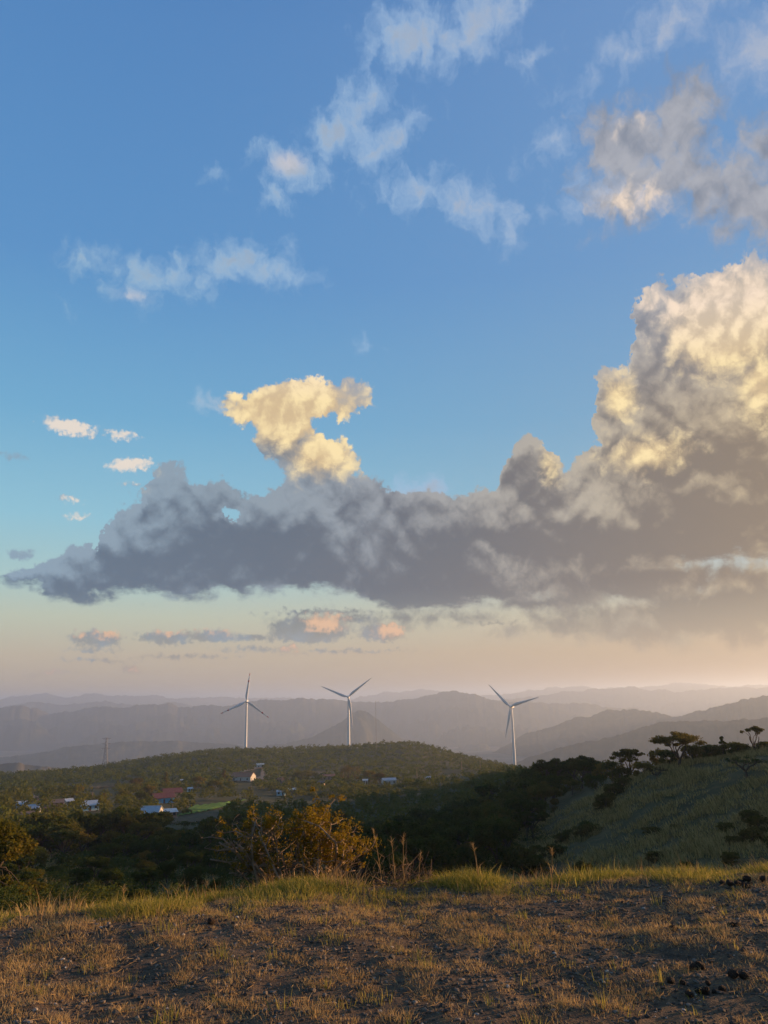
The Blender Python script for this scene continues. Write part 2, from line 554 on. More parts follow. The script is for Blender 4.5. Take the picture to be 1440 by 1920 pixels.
def new_mat(name):
    m = bpy.data.materials.new(name)
    m.use_nodes = True
    t = m.node_tree
    t.nodes.clear()
    k = NT(t)
    out = k.new('ShaderNodeOutputMaterial')
    return m, k, out


def principled(k, out, color, rough=0.8, bump=None, metallic=0.0, spec=0.3):
    b = k.new('ShaderNodeBsdfPrincipled')
    k.put(b.inputs['Base Color'], color)
    k.put(b.inputs['Roughness'], rough)
    b.inputs['Metallic'].default_value = metallic
    b.inputs['Specular IOR Level'].default_value = spec
    if bump is not None:
        bn = k.new('ShaderNodeBump')
        k.put(bn.inputs['Height'], bump[0])
        bn.inputs['Strength'].default_value = bump[1]
        bn.inputs['Distance'].default_value = bump[2]
        k.t.links.new(bn.outputs[0], b.inputs['Normal'])
    k.t.links.new(b.outputs[0], out.inputs[0])
    return b


def leaf_mat(name, dark, mid, light, trans=0.45, yellow=None, yamt=0.0, scale=0.7):
    """foliage: colour varies per plant and from clump to clump, light passes through the leaves"""
    m, k, out = new_mat(name)
    oi = k.new('ShaderNodeObjectInfo')
    geo = k.new('ShaderNodeNewGeometry')
    nz = k.noise(geo.outputs['Position'], scale, 3.0, 0.6, dim='3D')
    isl = geo.outputs['Random Per Island']
    tt = k.new('ShaderNodeAttribute', attribute_name='tree_tone').outputs['Fac']      # zero where a mesh is one tree
    f = k.m('MULTIPLY_ADD', nz, 0.9, k.m('MULTIPLY_ADD', isl, 0.35, k.m('MULTIPLY_ADD', k.m('SUBTRACT', tt, 0.0), 0.60, k.m('MULTIPLY', oi.outputs['Random'], 0.35))))
    c = k.ramp(k.m('MULTIPLY', f, 0.72), [(0.25, dark), (0.5, mid), (0.8, light)])
    if yellow is not None:
        yf = k.smooth(k.m('ADD', nz, k.m('MULTIPLY', oi.outputs['Random'], 0.4)), 0.6, 0.95, 0.0, yamt)
        c = k.mix(yf, c, (*yellow, 1.0))
    d = k.new('ShaderNodeBsdfDiffuse'); k.put(d.inputs[0], c)
    tr = k.new('ShaderNodeBsdfTranslucent'); k.put(tr.inputs[0], k.mix(0.5, c, (0.16, 0.15, 0.02, 1.0)))
    mx = k.new('ShaderNodeMixShader'); mx.inputs[0].default_value = trans
    k.t.links.new(d.outputs[0], mx.inputs[1]); k.t.links.new(tr.outputs[0], mx.inputs[2])
    k.t.links.new(mx.outputs[0], out.inputs[0])
    return m


def plain(name, c, rough=0.75, var=0.25, scale=3.0, metallic=0.0, bump=0.0, dirt=None):
    m, k, out = new_mat(name)
    tc = k.new('ShaderNodeTexCoord').outputs['Object']
    nz = k.noise(tc, scale, 5.0, 0.6, dim='3D')
    lo = tuple(x * (1 - var) for x in c); hi_ = tuple(min(1, x * (1 + var)) for x in c)
    col = k.ramp(nz, [(0.3, lo), (0.7, hi_)])
    if dirt:
        col = k.mix(k.smooth(k.noise(tc, scale * 0.35, 6.0, 0.65, dim='3D'), 0.48, 0.7, 0.0, 0.7), col, (*dirt, 1.0))
    principled(k, out, col, rough, (nz, bump, 0.02) if bump else None, metallic)
    return m


# ================================================================ the lie of the land
# each line: a bearing (column of the photograph) with (metres away, height in the photograph) pairs, near to far
PROFILES = {
    0: [(7.4, 1722), (9.5, 1745), (16, 1850), (60, 1712), (120, 1655), (200, 1605), (300, 1562), (430, 1524), (600, 1494), (800, 1476), (1050, 1462), (1250, 1458), (1450, 1485), (1900, 1530)],
    200: [(7.5, 1706), (9.5, 1725), (16, 1830), (60, 1705), (120, 1652), (200, 1604), (300, 1556), (430, 1518), (600, 1488), (800, 1468), (1050, 1447), (1250, 1439), (1450, 1470), (1900, 1520)],
    400: [(7.8, 1680), (9.8, 1700), (16, 1800), (60, 1705), (120, 1652), (200, 1600), (300, 1552), (430, 1515), (600, 1482), (800, 1452), (1000, 1430), (1200, 1413), (1350, 1409), (1600, 1450), (2000, 1520)],
    560: [(8.2, 1655), (10.5, 1672), (16, 1760), (60, 1705), (120, 1655), (200, 1602), (300, 1556), (430, 1520), (600, 1484), (800, 1454), (1000, 1430), (1200, 1412), (1350, 1408), (1600, 1450), (2000, 1520)],
    740: [(8.3, 1660), (10.5, 1678), (16, 1760), (60, 1705), (120, 1650), (200, 1598), (300, 1556), (430, 1520), (600, 1486), (800, 1456), (1000, 1422), (1180, 1396), (1300, 1394), (1550, 1450), (2000, 1530)],
    785: [(8.3, 1660), (10.5, 1678), (16, 1760), (60, 1702), (120, 1645), (200, 1592), (300, 1548), (430, 1514), (600, 1482), (800, 1454), (1000, 1420), (1180, 1392), (1300, 1391), (1550, 1450), (2000, 1530)],
    840: [(8.3, 1655), (10.5, 1675), (16, 1760), (60, 1700), (120, 1640), (200, 1585), (300, 1540), (430, 1508), (600, 1480), (800, 1458), (1000, 1432), (1180, 1412), (1300, 1416), (1550, 1460), (2000, 1530)],
    920: [(8.3, 1652), (10.5, 1672), (16, 1760), (60, 1700), (110, 1630), (160, 1575), (230, 1525), (330, 1490), (480, 1466), (700, 1450), (1000, 1440), (1200, 1436), (1400, 1460), (2000, 1540)],
    1000: [(8.3, 1652), (10.5, 1674), (16, 1760), (60, 1710), (105, 1640), (135, 1590), (165, 1545), (195, 1508), (240, 1482), (330, 1462), (520, 1452), (800, 1450), (1100, 1452), (1400, 1480), (2000, 1560)],
    1100: [(8.3, 1652), (10.3, 1674), (16, 1760), (60, 1710), (95, 1645), (118, 1580), (140, 1525), (160, 1490), (182, 1467), (230, 1456), (330, 1462), (500, 1490), (900, 1500), (2000, 1580)],
    1250: [(8.4, 1640), (10.3, 1662), (16, 1740), (50, 1700), (80, 1640), (100, 1575), (118, 1510), (132, 1460), (146, 1430), (165, 1420), (220, 1440), (400, 1500), (900, 1540), (2000, 1600)],
    1440: [(8.6, 1622), (10.5, 1642), (16, 1720), (45, 1690), (72, 1625), (90, 1560), (106, 1490), (120, 1430), (131, 1403), (148, 1394), (200, 1405), (400, 1500), (900, 1560), (2000, 1600)],
}
AZ_T = np.arange(-180.0, 180.01, 1.0)
LR_T = np.linspace(math.log(1.0), math.log(70000.0), 420)


def _build_table():
    cols, zs = [], []
    for px, pts in PROFILES.items():
        a = ang(px, 1500)[0]
        lr, z = [math.log(1.0), math.log(4.2)], [0.0, 0.0]
        for r, py in pts:
            d = ray(px, py)
            lr.append(math.log(r)); z.append(EYE[2] + r * d[2] / math.hypot(d[0], d[1]))
        lr += [math.log(4500.0), math.log(7000.0), math.log(70000.0)]
        z += [-400.0, -480.0, -520.0]
        cols.append(a); zs.append(np.interp(LR_T, lr, z))
    R_T = np.exp(LR_T)

    def extra(a, pts):
        lr = [math.log(1.0)] + [math.log(r) for r, _ in pts] + [math.log(7000.0), math.log(70000.0)]
        z = [0.0] + [q for _, q in pts] + [-480.0, -520.0]
        cols.append(a); zs.append(np.interp(LR_T, lr, z))
    # the ridge goes on to the right of the picture and climbs to an unseen rounded hill, its heights shaped to shade the valley; the hilltop goes on behind the viewer
    extra(30.5, [(8.6, 0.0), (16, -2.5), (45, -12.0), (100, -9.0), (140, -6.0), (300, -2.0), (520, 12.0), (700, 9.0), (850, -12.0), (1150, -80.0), (2000, -250.0)])
    extra(38.0, [(9.0, 0.05), (18, -1.5), (60, -7.0), (140, -5.0), (300, 5.0), (560, 17.0), (780, 12.0), (950, -20.0), (1250, -100.0), (2000, -260.0)])
    extra(52.0, [(10.0, 0.1), (30, -0.8), (80, -3.5), (160, -4.0), (320, 6.0), (600, 16.0), (800, 0.0), (1100, -80.0), (2000, -260.0)])
    extra(70.0, [(12.0, 0.1), (30, 0.0), (80, -2.5), (160, -5.0), (320, -9.0), (600, -30.0), (1000, -110.0), (2000, -280.0)])
    extra(110.0, [(12.0, 0.1), (60, 0.4), (200, -2.0), (600, -60.0), (1500, -200.0), (3000, -400.0)])
    extra(178.0, [(12.0, 0.1), (60, 0.4), (200, -8.0), (600, -70.0), (1500, -220.0), (3000, -400.0)])
    extra(-178.0, [(12.0, 0.1), (60, 0.4), (200, -8.0), (600, -70.0), (1500, -220.0), (3000, -400.0)])
    extra(-110.0, [(9.0, -0.2), (16, -2.0), (60, -12.0), (200, -38.0), (600, -80.0), (1500, -200.0), (3000, -400.0)])
    extra(-60.0, [(7.5, -0.3), (14, -2.5), (60, -14.0), (200, -36.0), (430, -58.0), (800, -88.0), (1200, -118.0), (1900, -230.0), (3000, -380.0)])
    o = np.argsort(cols)
    cols = np.array(cols)[o]; zs = np.array(zs)[o]
    T = np.empty((len(AZ_T), len(LR_T)))
    for j in range(len(LR_T)):
        T[:, j] = np.interp(AZ_T, cols, zs[:, j])
    k = np.array([1, 2, 3, 2, 1]) / 9.0
    Tp = np.pad(T, ((2, 2), (0, 0)), mode='wrap')
    T = sum(k[i] * Tp[i:i + T.shape[0]] for i in range(5))
    k3 = np.array([1, 2, 1]) / 4.0
    Tp = np.pad(T, ((0, 0), (1, 1)), mode='edge')
    T = sum(k3[i] * Tp[:, i:i + T.shape[1]] for i in range(3))
    return T


H_T = _build_table()


def ground_z(x, y, fine_=True):
    x = np.asarray(x, float); y = np.asarray(y, float)
    r = np.maximum(np.hypot(x, y), 1.0)
    a = np.degrees(np.arctan2(x, y))
    fa = np.clip((a + 180.0) / 1.0, 0, len(AZ_T) - 1.001)
    fr = np.clip((np.log(r) - LR_T[0]) / (LR_T[1] - LR_T[0]), 0, len(LR_T) - 1.001)
    ia, ir = fa.astype(int), fr.astype(int)
    wa, wr = fa - ia, fr - ir
    wa = wa * wa * (3 - 2 * wa)
    z = ((H_T[ia, ir] * (1 - wr) + H_T[ia, ir + 1] * wr) * (1 - wa) + (H_T[ia + 1, ir] * (1 - wr) + H_T[ia + 1, ir + 1] * wr) * wa)
    # knolls and hummocks
    far = np.clip((r - 40) / 120, 0, 1)
    z = z + far * (1.2 * fbm(x / 60, y / 60, 3, 3) + np.clip((r - 500) / 600, 0, 1) * 5.0 * fbm(x / 170, y / 170, 4, 9))
    z = z + np.clip((r - 2200) / 2500, 0, 1) * 70.0 * fbm(x / 1500, y / 1500, 5, 21)
    if fine_:
        near = np.clip((60 - r) / 40, 0, 1)
        z = z + near * (0.05 * fbm(x / 1.1, y / 1.1, 3, 31) + 0.018 * fbm(x / 0.22, y / 0.22, 3, 41))
        z = z + np.clip((r - 15) / 40, 0, 1) * 0.25 * fbm(x / 5, y / 5, 3, 51)
    return z


def on_ground(x, y, dz=0.0):
    return np.array([x, y, float(np.ravel(ground_z(x, y))[0]) + dz])


def at(px, r, py=1500):
    """spot on the ground on the bearing of a column of the photograph, r metres away"""
    d = ray(px, py)
    h = math.hypot(d[0], d[1])
    return on_ground(d[0] / h * r, d[1] / h * r)


def hit(px, py, rmin=4.0, rmax=2500.0):
    """where the sight line through a spot of the photograph meets the ground"""
    d = ray(px, py)
    h = math.hypot(d[0], d[1])
    rs = np.exp(np.linspace(math.log(rmin), math.log(rmax), 1500))
    z = ground_z(d[0] / h * rs, d[1] / h * rs)
    below = np.nonzero(z >= EYE[2] + rs * d[2] / h)[0]
    r = rs[below[0]] if len(below) else rmax
    return on_ground(d[0] / h * r, d[1] / h * r)


def hits(pts, rmin, rmax):
    out_ = []
    for px, py in pts:
        out_.append((px, py))
    d = np.array([ray(*p) for p in out_])
    h = np.hypot(d[:, 0], d[:, 1])
    rs = np.exp(np.linspace(math.log(rmin), math.log(rmax), 900))
    X, Y = (d[:, 0] / h)[:, None] * rs, (d[:, 1] / h)[:, None] * rs
    bel = ground_z(X, Y) >= EYE[2] + rs * (d[:, 2] / h)[:, None]
    i = np.where(bel.any(1), bel.argmax(1), len(rs) - 1)
    r = rs[i]
    x, y = d[:, 0] / h * r, d[:, 1] / h * r
    return np.stack([x, y, ground_z(x, y)], -1)


def px_size(p, npx):
    """metres spanned by npx of the photograph at a point"""
    return npx * float(np.dot(np.asarray(p, float) - EYE, c_f)) / F_PX


# ---------------------------------------------------------------- ground sheet
gaz = np.radians(np.unique(np.concatenate([np.arange(-180, -36, 4.0), np.arange(-36, -27.5, 0.6), np.arange(-27.5, 28.5, 0.18), np.arange(28.5, 80, 1.0), np.arange(80, 180.1, 4.0)])))
grr = np.exp(np.concatenate([np.linspace(math.log(0.6), math.log(3.6), 14)[:-1], np.linspace(math.log(3.6), math.log(12.0), 130)[:-1],
                             np.linspace(math.log(12.0), math.log(1700.0), 210)[:-1], np.linspace(math.log(1700.0), math.log(68000.0), 70)]))
A, Rr = np.meshgrid(gaz, grr, indexing='ij')
gx, gy = np.sin(A) * Rr, np.cos(A) * Rr
gz = ground_z(gx, gy)
gv = np.stack([gx, gy, gz], -1).reshape(-1, 3)
na, nr = A.shape
ii, jj = np.meshgrid(np.arange(na - 1), np.arange(nr - 1), indexing='ij')
q = np.stack([ii * nr + jj, (ii + 1) * nr + jj, (ii + 1) * nr + jj + 1, ii * nr + jj + 1], -1).reshape(-1, 4)[:, ::-1]
cap = np.stack([np.full(na - 1, len(gv)), np.arange(na - 1) * nr, (np.arange(na - 1) + 1) * nr], -1)[:, ::-1]
gv = np.vstack([gv, [[0, 0, 0.0]]])

gm, k, out = new_mat('ground_soil')
pos = k.new('ShaderNodeNewGeometry').outputs['Position']
dist = k.v('LENGTH', pos, out=1)
n1 = k.noise(pos, 0.9, 4.0, 0.6, dim='3D')
n2 = k.noise(pos, 14.0, 6.0, 0.65, dim='3D')
n3 = k.noise(pos, 70.0, 3.0, 0.6, dim='3D')
soil = k.ramp(k.m('MULTIPLY_ADD', n2, 0.6, k.m('MULTIPLY', n1, 0.4)), [(0.34, (0.055, 0.038, 0.026)), (0.5, (0.115, 0.076, 0.046)), (0.66, (0.21, 0.135, 0.072))])
soil = k.mix(k.smooth(n3, 0.55, 0.75, 0.0, 0.6), soil, (0.13, 0.115, 0.10, 1))
gr = k.noise(pos, 0.035, 5.0, 0.6, dim='3D')
gr2 = k.noise(pos, 0.6, 5.0, 0.65, dim='3D')
meadow = k.ramp(k.m('MULTIPLY_ADD', gr2, 0.5, k.m('MULTIPLY', gr, 0.5)), [(0.35, (0.022, 0.027, 0.010)), (0.5, (0.055, 0.052, 0.020)), (0.65, (0.11, 0.086, 0.036))])
plain_ = k.ramp(k.noise(pos, 0.0022, 6.0, 0.65, dim='3D'), [(0.35, (0.030, 0.036, 0.020)), (0.5, (0.060, 0.058, 0.034)), (0.62, (0.14, 0.11, 0.075))])
c = k.mix(k.smooth(dist, 8.4, 10.0), soil, meadow)
c = k.mix(k.smooth(dist, 1500.0, 2600.0), c, plain_)
principled(k, out, c, 0.95, (k.m('MULTIPLY_ADD', n2, 0.5, k.m('MULTIPLY', n3, 0.35)), 1.0, 0.05), spec=0.15)
ground = structure(link('ground', mesh_np('ground', gv, [q, cap], [gm], smooth=True)))

# ---------------------------------------------------------------- mountain ranges, far to near
mm, k, out = new_mat('mountain_woods')
pos = k.new('ShaderNodeNewGeometry').outputs['Position']
big = k.noise(pos, 0.0012, 6.0, 0.62, dim='3D')
fin = k.noise(pos, 0.012, 5.0, 0.65, dim='3D')
c = k.ramp(k.m('MULTIPLY_ADD', fin, 0.45, k.m('MULTIPLY', big, 0.55)), [(0.36, (0.022, 0.030, 0.016)), (0.5, (0.045, 0.046, 0.026)), (0.6, (0.085, 0.070, 0.042)), (0.7, (0.12, 0.10, 0.066))])
principled(k, out, c, 1.0, spec=0.0)


def range_(pts, r0, depth, seed, rough=1.0, base=-560.0):
    """a mountain range: crest traced over bearing, flanks eroded into spurs and gullies"""
    xs = [p[0] for p in pts]
    aa = [ang(*p) for p in pts]
    a0, a1 = aa[0][0], aa[-1][0]
    naz = int((a1 - a0) / 0.09) + 2
    az_ = np.linspace(a0, a1, naz)
    el_ = np.interp(az_, [a for a, _ in aa], [e for _, e in aa])
    kk = np.array([1, 2, 3, 2, 1]) / 9.0
    el_ = np.convolve(np.pad(el_, 2, mode='edge'), kk, 'valid')
    el_ = el_ + rough * 0.12 * fbm(az_ * 1.1, az_ * 0 + seed, 5, seed, 0.62)
    el_ = el_ + rough * 0.030 * fbm(az_ * 8.0, az_ * 0 + seed, 2, seed + 5)
    s = np.concatenate([np.linspace(-1, 0, 25)[:-1], np.linspace(0, 1, 6)])
    AA, SS = np.meshgrid(np.radians(az_), s, indexing='ij')
    EL = np.repeat(el_[:, None], len(s), 1)
    rc = r0 * (1 + 0.06 * fbm(az_ * 0.12, az_ * 0 + 3.0, 3, seed + 2))
    RC = np.repeat(rc[:, None], len(s), 1)
    RR = RC + SS * depth
    crest = EYE[2] + RC * np.tan(np.radians(EL))
    f = np.where(SS < 0, (1 + SS), (1 - SS))
    x, y = np.sin(AA) * RR, np.cos(AA) * RR
    spur = 1 - np.abs(fbm(x / (depth * 0.26), y / (depth * 0.26), 5, seed + 11, 0.58))
    shape = f ** 1.25
    shape = shape - 1.5 * (1 - f) ** 0.8 * f * (1 - spur) * 2.4 + 0.05 * f * (1 - f) * fbm(x / 260.0, y / 260.0, 3, seed + 19)
    fade = np.minimum(1.0, np.minimum(np.arange(naz), np.arange(naz)[::-1]) / 14.0)[:, None] if False else 1.0
    z = base + (crest - base) * np.clip(shape, 0, 1.2) * fade
    v = np.stack([x, y, z], -1).reshape(-1, 3)
    n_, m_ = AA.shape
    i_, j_ = np.meshgrid(np.arange(n_ - 1), np.arange(m_ - 1), indexing='ij')
    fq = np.stack([i_ * m_ + j_, (i_ + 1) * m_ + j_, (i_ + 1) * m_ + j_ + 1, i_ * m_ + j_ + 1], -1).reshape(-1, 4)[:, ::-1]
    return structure(link('mountain_range', mesh_np('mountain_range', v, fq, [mm], smooth=True)))


range_([(-500, 1330), (-200, 1310), (0, 1312), (60, 1304), (90, 1301), (130, 1306), (180, 1300), (240, 1306), (290, 1304), (340, 1310), (400, 1306), (450, 1309), (560, 1308), (620, 1318), (680, 1306), (720, 1298),
        (790, 1292), (830, 1299), (880, 1306), (960, 1300), (1030, 1290), (1090, 1284), (1130, 1290), (1200, 1288), (1290, 1280), (1350, 1286), (1440, 1284), (1700, 1278), (2100, 1290)], 19500, 4000, 3, 1.5)
range_([(-500, 1345), (-150, 1322), (0, 1326), (60, 1316), (120, 1322), (200, 1316), (260, 1324), (330, 1318), (420, 1330), (600, 1345), (760, 1330), (900, 1318), (980, 1308), (1060, 1296), (1110, 1292), (1160, 1290),
        (1185, 1287), (1220, 1293), (1280, 1296), (1340, 1290), (1440, 1290), (1700, 1280), (2100, 1300)], 14000, 3600, 5, 1.6)
range_([(-600, 1335), (-250, 1322), (0, 1324), (40, 1322), (90, 1336), (150, 1330), (190, 1323), (235, 1327), (290, 1317), (345, 1324), (420, 1322), (470, 1316), (520, 1313), (560, 1309), (610, 1309), (660, 1314),
        (720, 1315), (780, 1309), (810, 1301), (850, 1293), (880, 1300), (920, 1310), (970, 1318), (1030, 1318), (1100, 1321), (1150, 1324), (1200, 1332), (1300, 1350), (1500, 1370), (2000, 1400)], 10200, 3600, 8, 1.9)
range_([(250, 1460), (400, 1420), (480, 1404), (560, 1388), (605, 1374), (625, 1362), (645, 1350), (660, 1337), (676, 1331), (690, 1334), (706, 1345), (728, 1362), (752, 1382), (800, 1402), (860, 1420), (960, 1450)], 6800, 1500, 13, 1.4)
range_([(820, 1460), (900, 1424), (960, 1392), (985, 1374), (1010, 1366), (1040, 1362), (1070, 1348), (1100, 1344), (1140, 1333), (1185, 1327), (1220, 1334), (1260, 1344), (1300, 1336), (1350, 1322), (1400, 1311), (1440, 1303),
        (1600, 1285), (1900, 1290), (2300, 1310)], 6200, 2200, 17, 1.6)
range_([(880, 1470), (960, 1432), (1030, 1408), (1090, 1394), (1150, 1380), (1200, 1366), (1240, 1356), (1300, 1352), (1360, 1352), (1440, 1344), (1600, 1335), (2000, 1350)], 4000, 1500, 23, 1.5)
range_([(-500, 1440), (-150, 1430), (0, 1420), (60, 1414), (120, 1402), (220, 1392), (330, 1388), (450, 1398), (560, 1420), (700, 1450)], 6500, 1600, 29, 0.8)
range_([(-500, 1445), (-150, 1440), (0, 1434), (30, 1430), (70, 1436), (130, 1440), (220, 1450), (350, 1470)], 3600, 900, 37, 0.8)

# ---------------------------------------------------------------- haze
hm = bpy.data.materials.new('haze_air')
hm.use_nodes = True
ht = hm.node_tree
ht.nodes.clear()
hk = NT(ht)
hv = hk.new('ShaderNodeVolumePrincipled')
hv.inputs['Color'].default_value = (0.60, 0.72, 0.92, 1)
hv.inputs['Density'].default_value = 1.0e-4
hv.inputs['Anisotropy'].default_value = 0.42
ho = hk.new('ShaderNodeOutputMaterial')
ht.links.new(hv.outputs[0], ho.inputs['Volume'])
hb = MB().box((0, 0, -330), (150000, 150000, 1040))
haze = hb.build('haze', hm)
haze['kind'] = 'stuff'

# ================================================================ materials
M_bark = plain('bark', (0.055, 0.040, 0.030), 0.9, 0.4, 6.0, bump=0.6)
M_bark_pale = plain('bark_pale', (0.21, 0.145, 0.095), 0.9, 0.35, 9.0, bump=0.6)
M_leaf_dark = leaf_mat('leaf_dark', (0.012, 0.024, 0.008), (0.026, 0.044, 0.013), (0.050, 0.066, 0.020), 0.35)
M_leaf_mid = leaf_mat('leaf_mid', (0.020, 0.032, 0.009), (0.042, 0.058, 0.016), (0.080, 0.088, 0.026), 0.4, (0.13, 0.075, 0.020), 0.5)
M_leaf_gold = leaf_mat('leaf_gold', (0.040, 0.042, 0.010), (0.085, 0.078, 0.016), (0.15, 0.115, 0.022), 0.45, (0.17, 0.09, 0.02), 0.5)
M_leaf_acacia = leaf_mat('leaf_acacia', (0.022, 0.030, 0.010), (0.048, 0.050, 0.016), (0.085, 0.075, 0.024), 0.4, (0.11, 0.06, 0.018), 0.5)
M_leaf_rust = leaf_mat('leaf_rust', (0.045, 0.030, 0.012), (0.085, 0.050, 0.018), (0.12, 0.075, 0.026), 0.4)
M_leaf_bush = leaf_mat('leaf_bush', (0.11, 0.065, 0.010), (0.25, 0.145, 0.018), (0.38, 0.20, 0.024), 0.5, (0.36, 0.14, 0.018), 0.6, scale=4.0)
M_forest = leaf_mat('forest_leaf', (0.009, 0.022, 0.006), (0.030, 0.050, 0.013), (0.080, 0.096, 0.022), 0.35, (0.15, 0.10, 0.022), 0.35, scale=0.09)


def blade_mat(name, stops, trans=0.35, tip=None):
    m, k, out = new_mat(name)
    geo = k.new('ShaderNodeNewGeometry')
    pn = k.noise(geo.outputs['Position'], 0.55, 4.0, 0.6, dim='3D')
    f = k.m('MULTIPLY_ADD', geo.outputs['Random Per Island'], 0.55, k.m('MULTIPLY', pn, 0.6))
    c = k.ramp(f, stops)
    d = k.new('ShaderNodeBsdfDiffuse'); k.put(d.inputs[0], c)
    tr = k.new('ShaderNodeBsdfTranslucent'); k.put(tr.inputs[0], c)
    mx = k.new('ShaderNodeMixShader'); mx.inputs[0].default_value = trans
    k.t.links.new(d.outputs[0], mx.inputs[1]); k.t.links.new(tr.outputs[0], mx.inputs[2])
    k.t.links.new(mx.outputs[0], out.inputs[0])
    return m


M_dry = blade_mat('dry_blade', [(0.15, (0.18, 0.115, 0.050)), (0.5, (0.37, 0.245, 0.105)), (0.85, (0.55, 0.39, 0.18))])
M_green = blade_mat('green_blade', [(0.15, (0.095, 0.105, 0.020)), (0.45, (0.20, 0.195, 0.036)), (0.7, (0.33, 0.27, 0.065)), (0.95, (0.48, 0.35, 0.13))], 0.45)
M_slope = blade_mat('slope_blade', [(0.2, (0.10, 0.082, 0.026)), (0.45, (0.22, 0.165, 0.062)), (0.8, (0.41, 0.30, 0.12))], 0.3)
M_straw = blade_mat('straw', [(0.15, (0.20, 0.12, 0.05)), (0.8, (0.42, 0.28, 0.13))], 0.3)

# ================================================================ trees


def leaf_quads(cen, size, rng, up=0.35):
    n_ = len(cen)
    nrm = rng.normal(size=(n_, 3)); nrm[:, 2] += up * 2
    nrm /= np.linalg.norm(nrm, axis=1)[:, None]
    t = np.cross(nrm, rng.normal(size=(n_, 3))); t /= np.linalg.norm(t, axis=1)[:, None] + 1e-9
    b = np.cross(nrm, t)
    s = (size * rng.uniform(0.6, 1.35, n_))[:, None]
    w = s * rng.uniform(0.45, 0.8, n_)[:, None]
    v = np.stack([cen - t * s, cen - b * w + t * s * 0.1, cen + t * s, cen + b * w - t * s * 0.1], 1).reshape(-1, 3)
    return v, np.arange(n_ * 4).reshape(-1, 4)


def clump_points(cl, per, rng, flat=0.6, shell=0.45):
    """points spread through each clump, thicker near its skin"""
    out_ = []
    for (x, y, z, r) in cl:
        d = rng.normal(size=(per, 3)); d /= np.linalg.norm(d, axis=1)[:, None]
        rad = r * rng.uniform(0, 1, per) ** shell
        p = d * rad[:, None]; p[:, 2] *= flat
        out_.append(p + (x, y, z))
    return np.concatenate(out_)


def limb(mb, a, b, r0, r1, rng, wob=0.08, seg=5, n_=5, sag=0.0):
    a, b = np.asarray(a, float), np.asarray(b, float)
    L = np.linalg.norm(b - a)
    pts = []
    off = rng.normal(size=3) * L * wob
    for i in range(n_):
        t = i / (n_ - 1)
        p = a + (b - a) * t + off * math.sin(PI * t) + rng.normal(size=3) * L * wob * 0.25 * (0 < t < 1)
        p[2] += sag * L * math.sin(PI * t)
        pts.append(p)
    mb.tube(pts, [r0 + (r1 - r0) * (i / (n_ - 1)) for i in range(n_)], seg)
    return pts


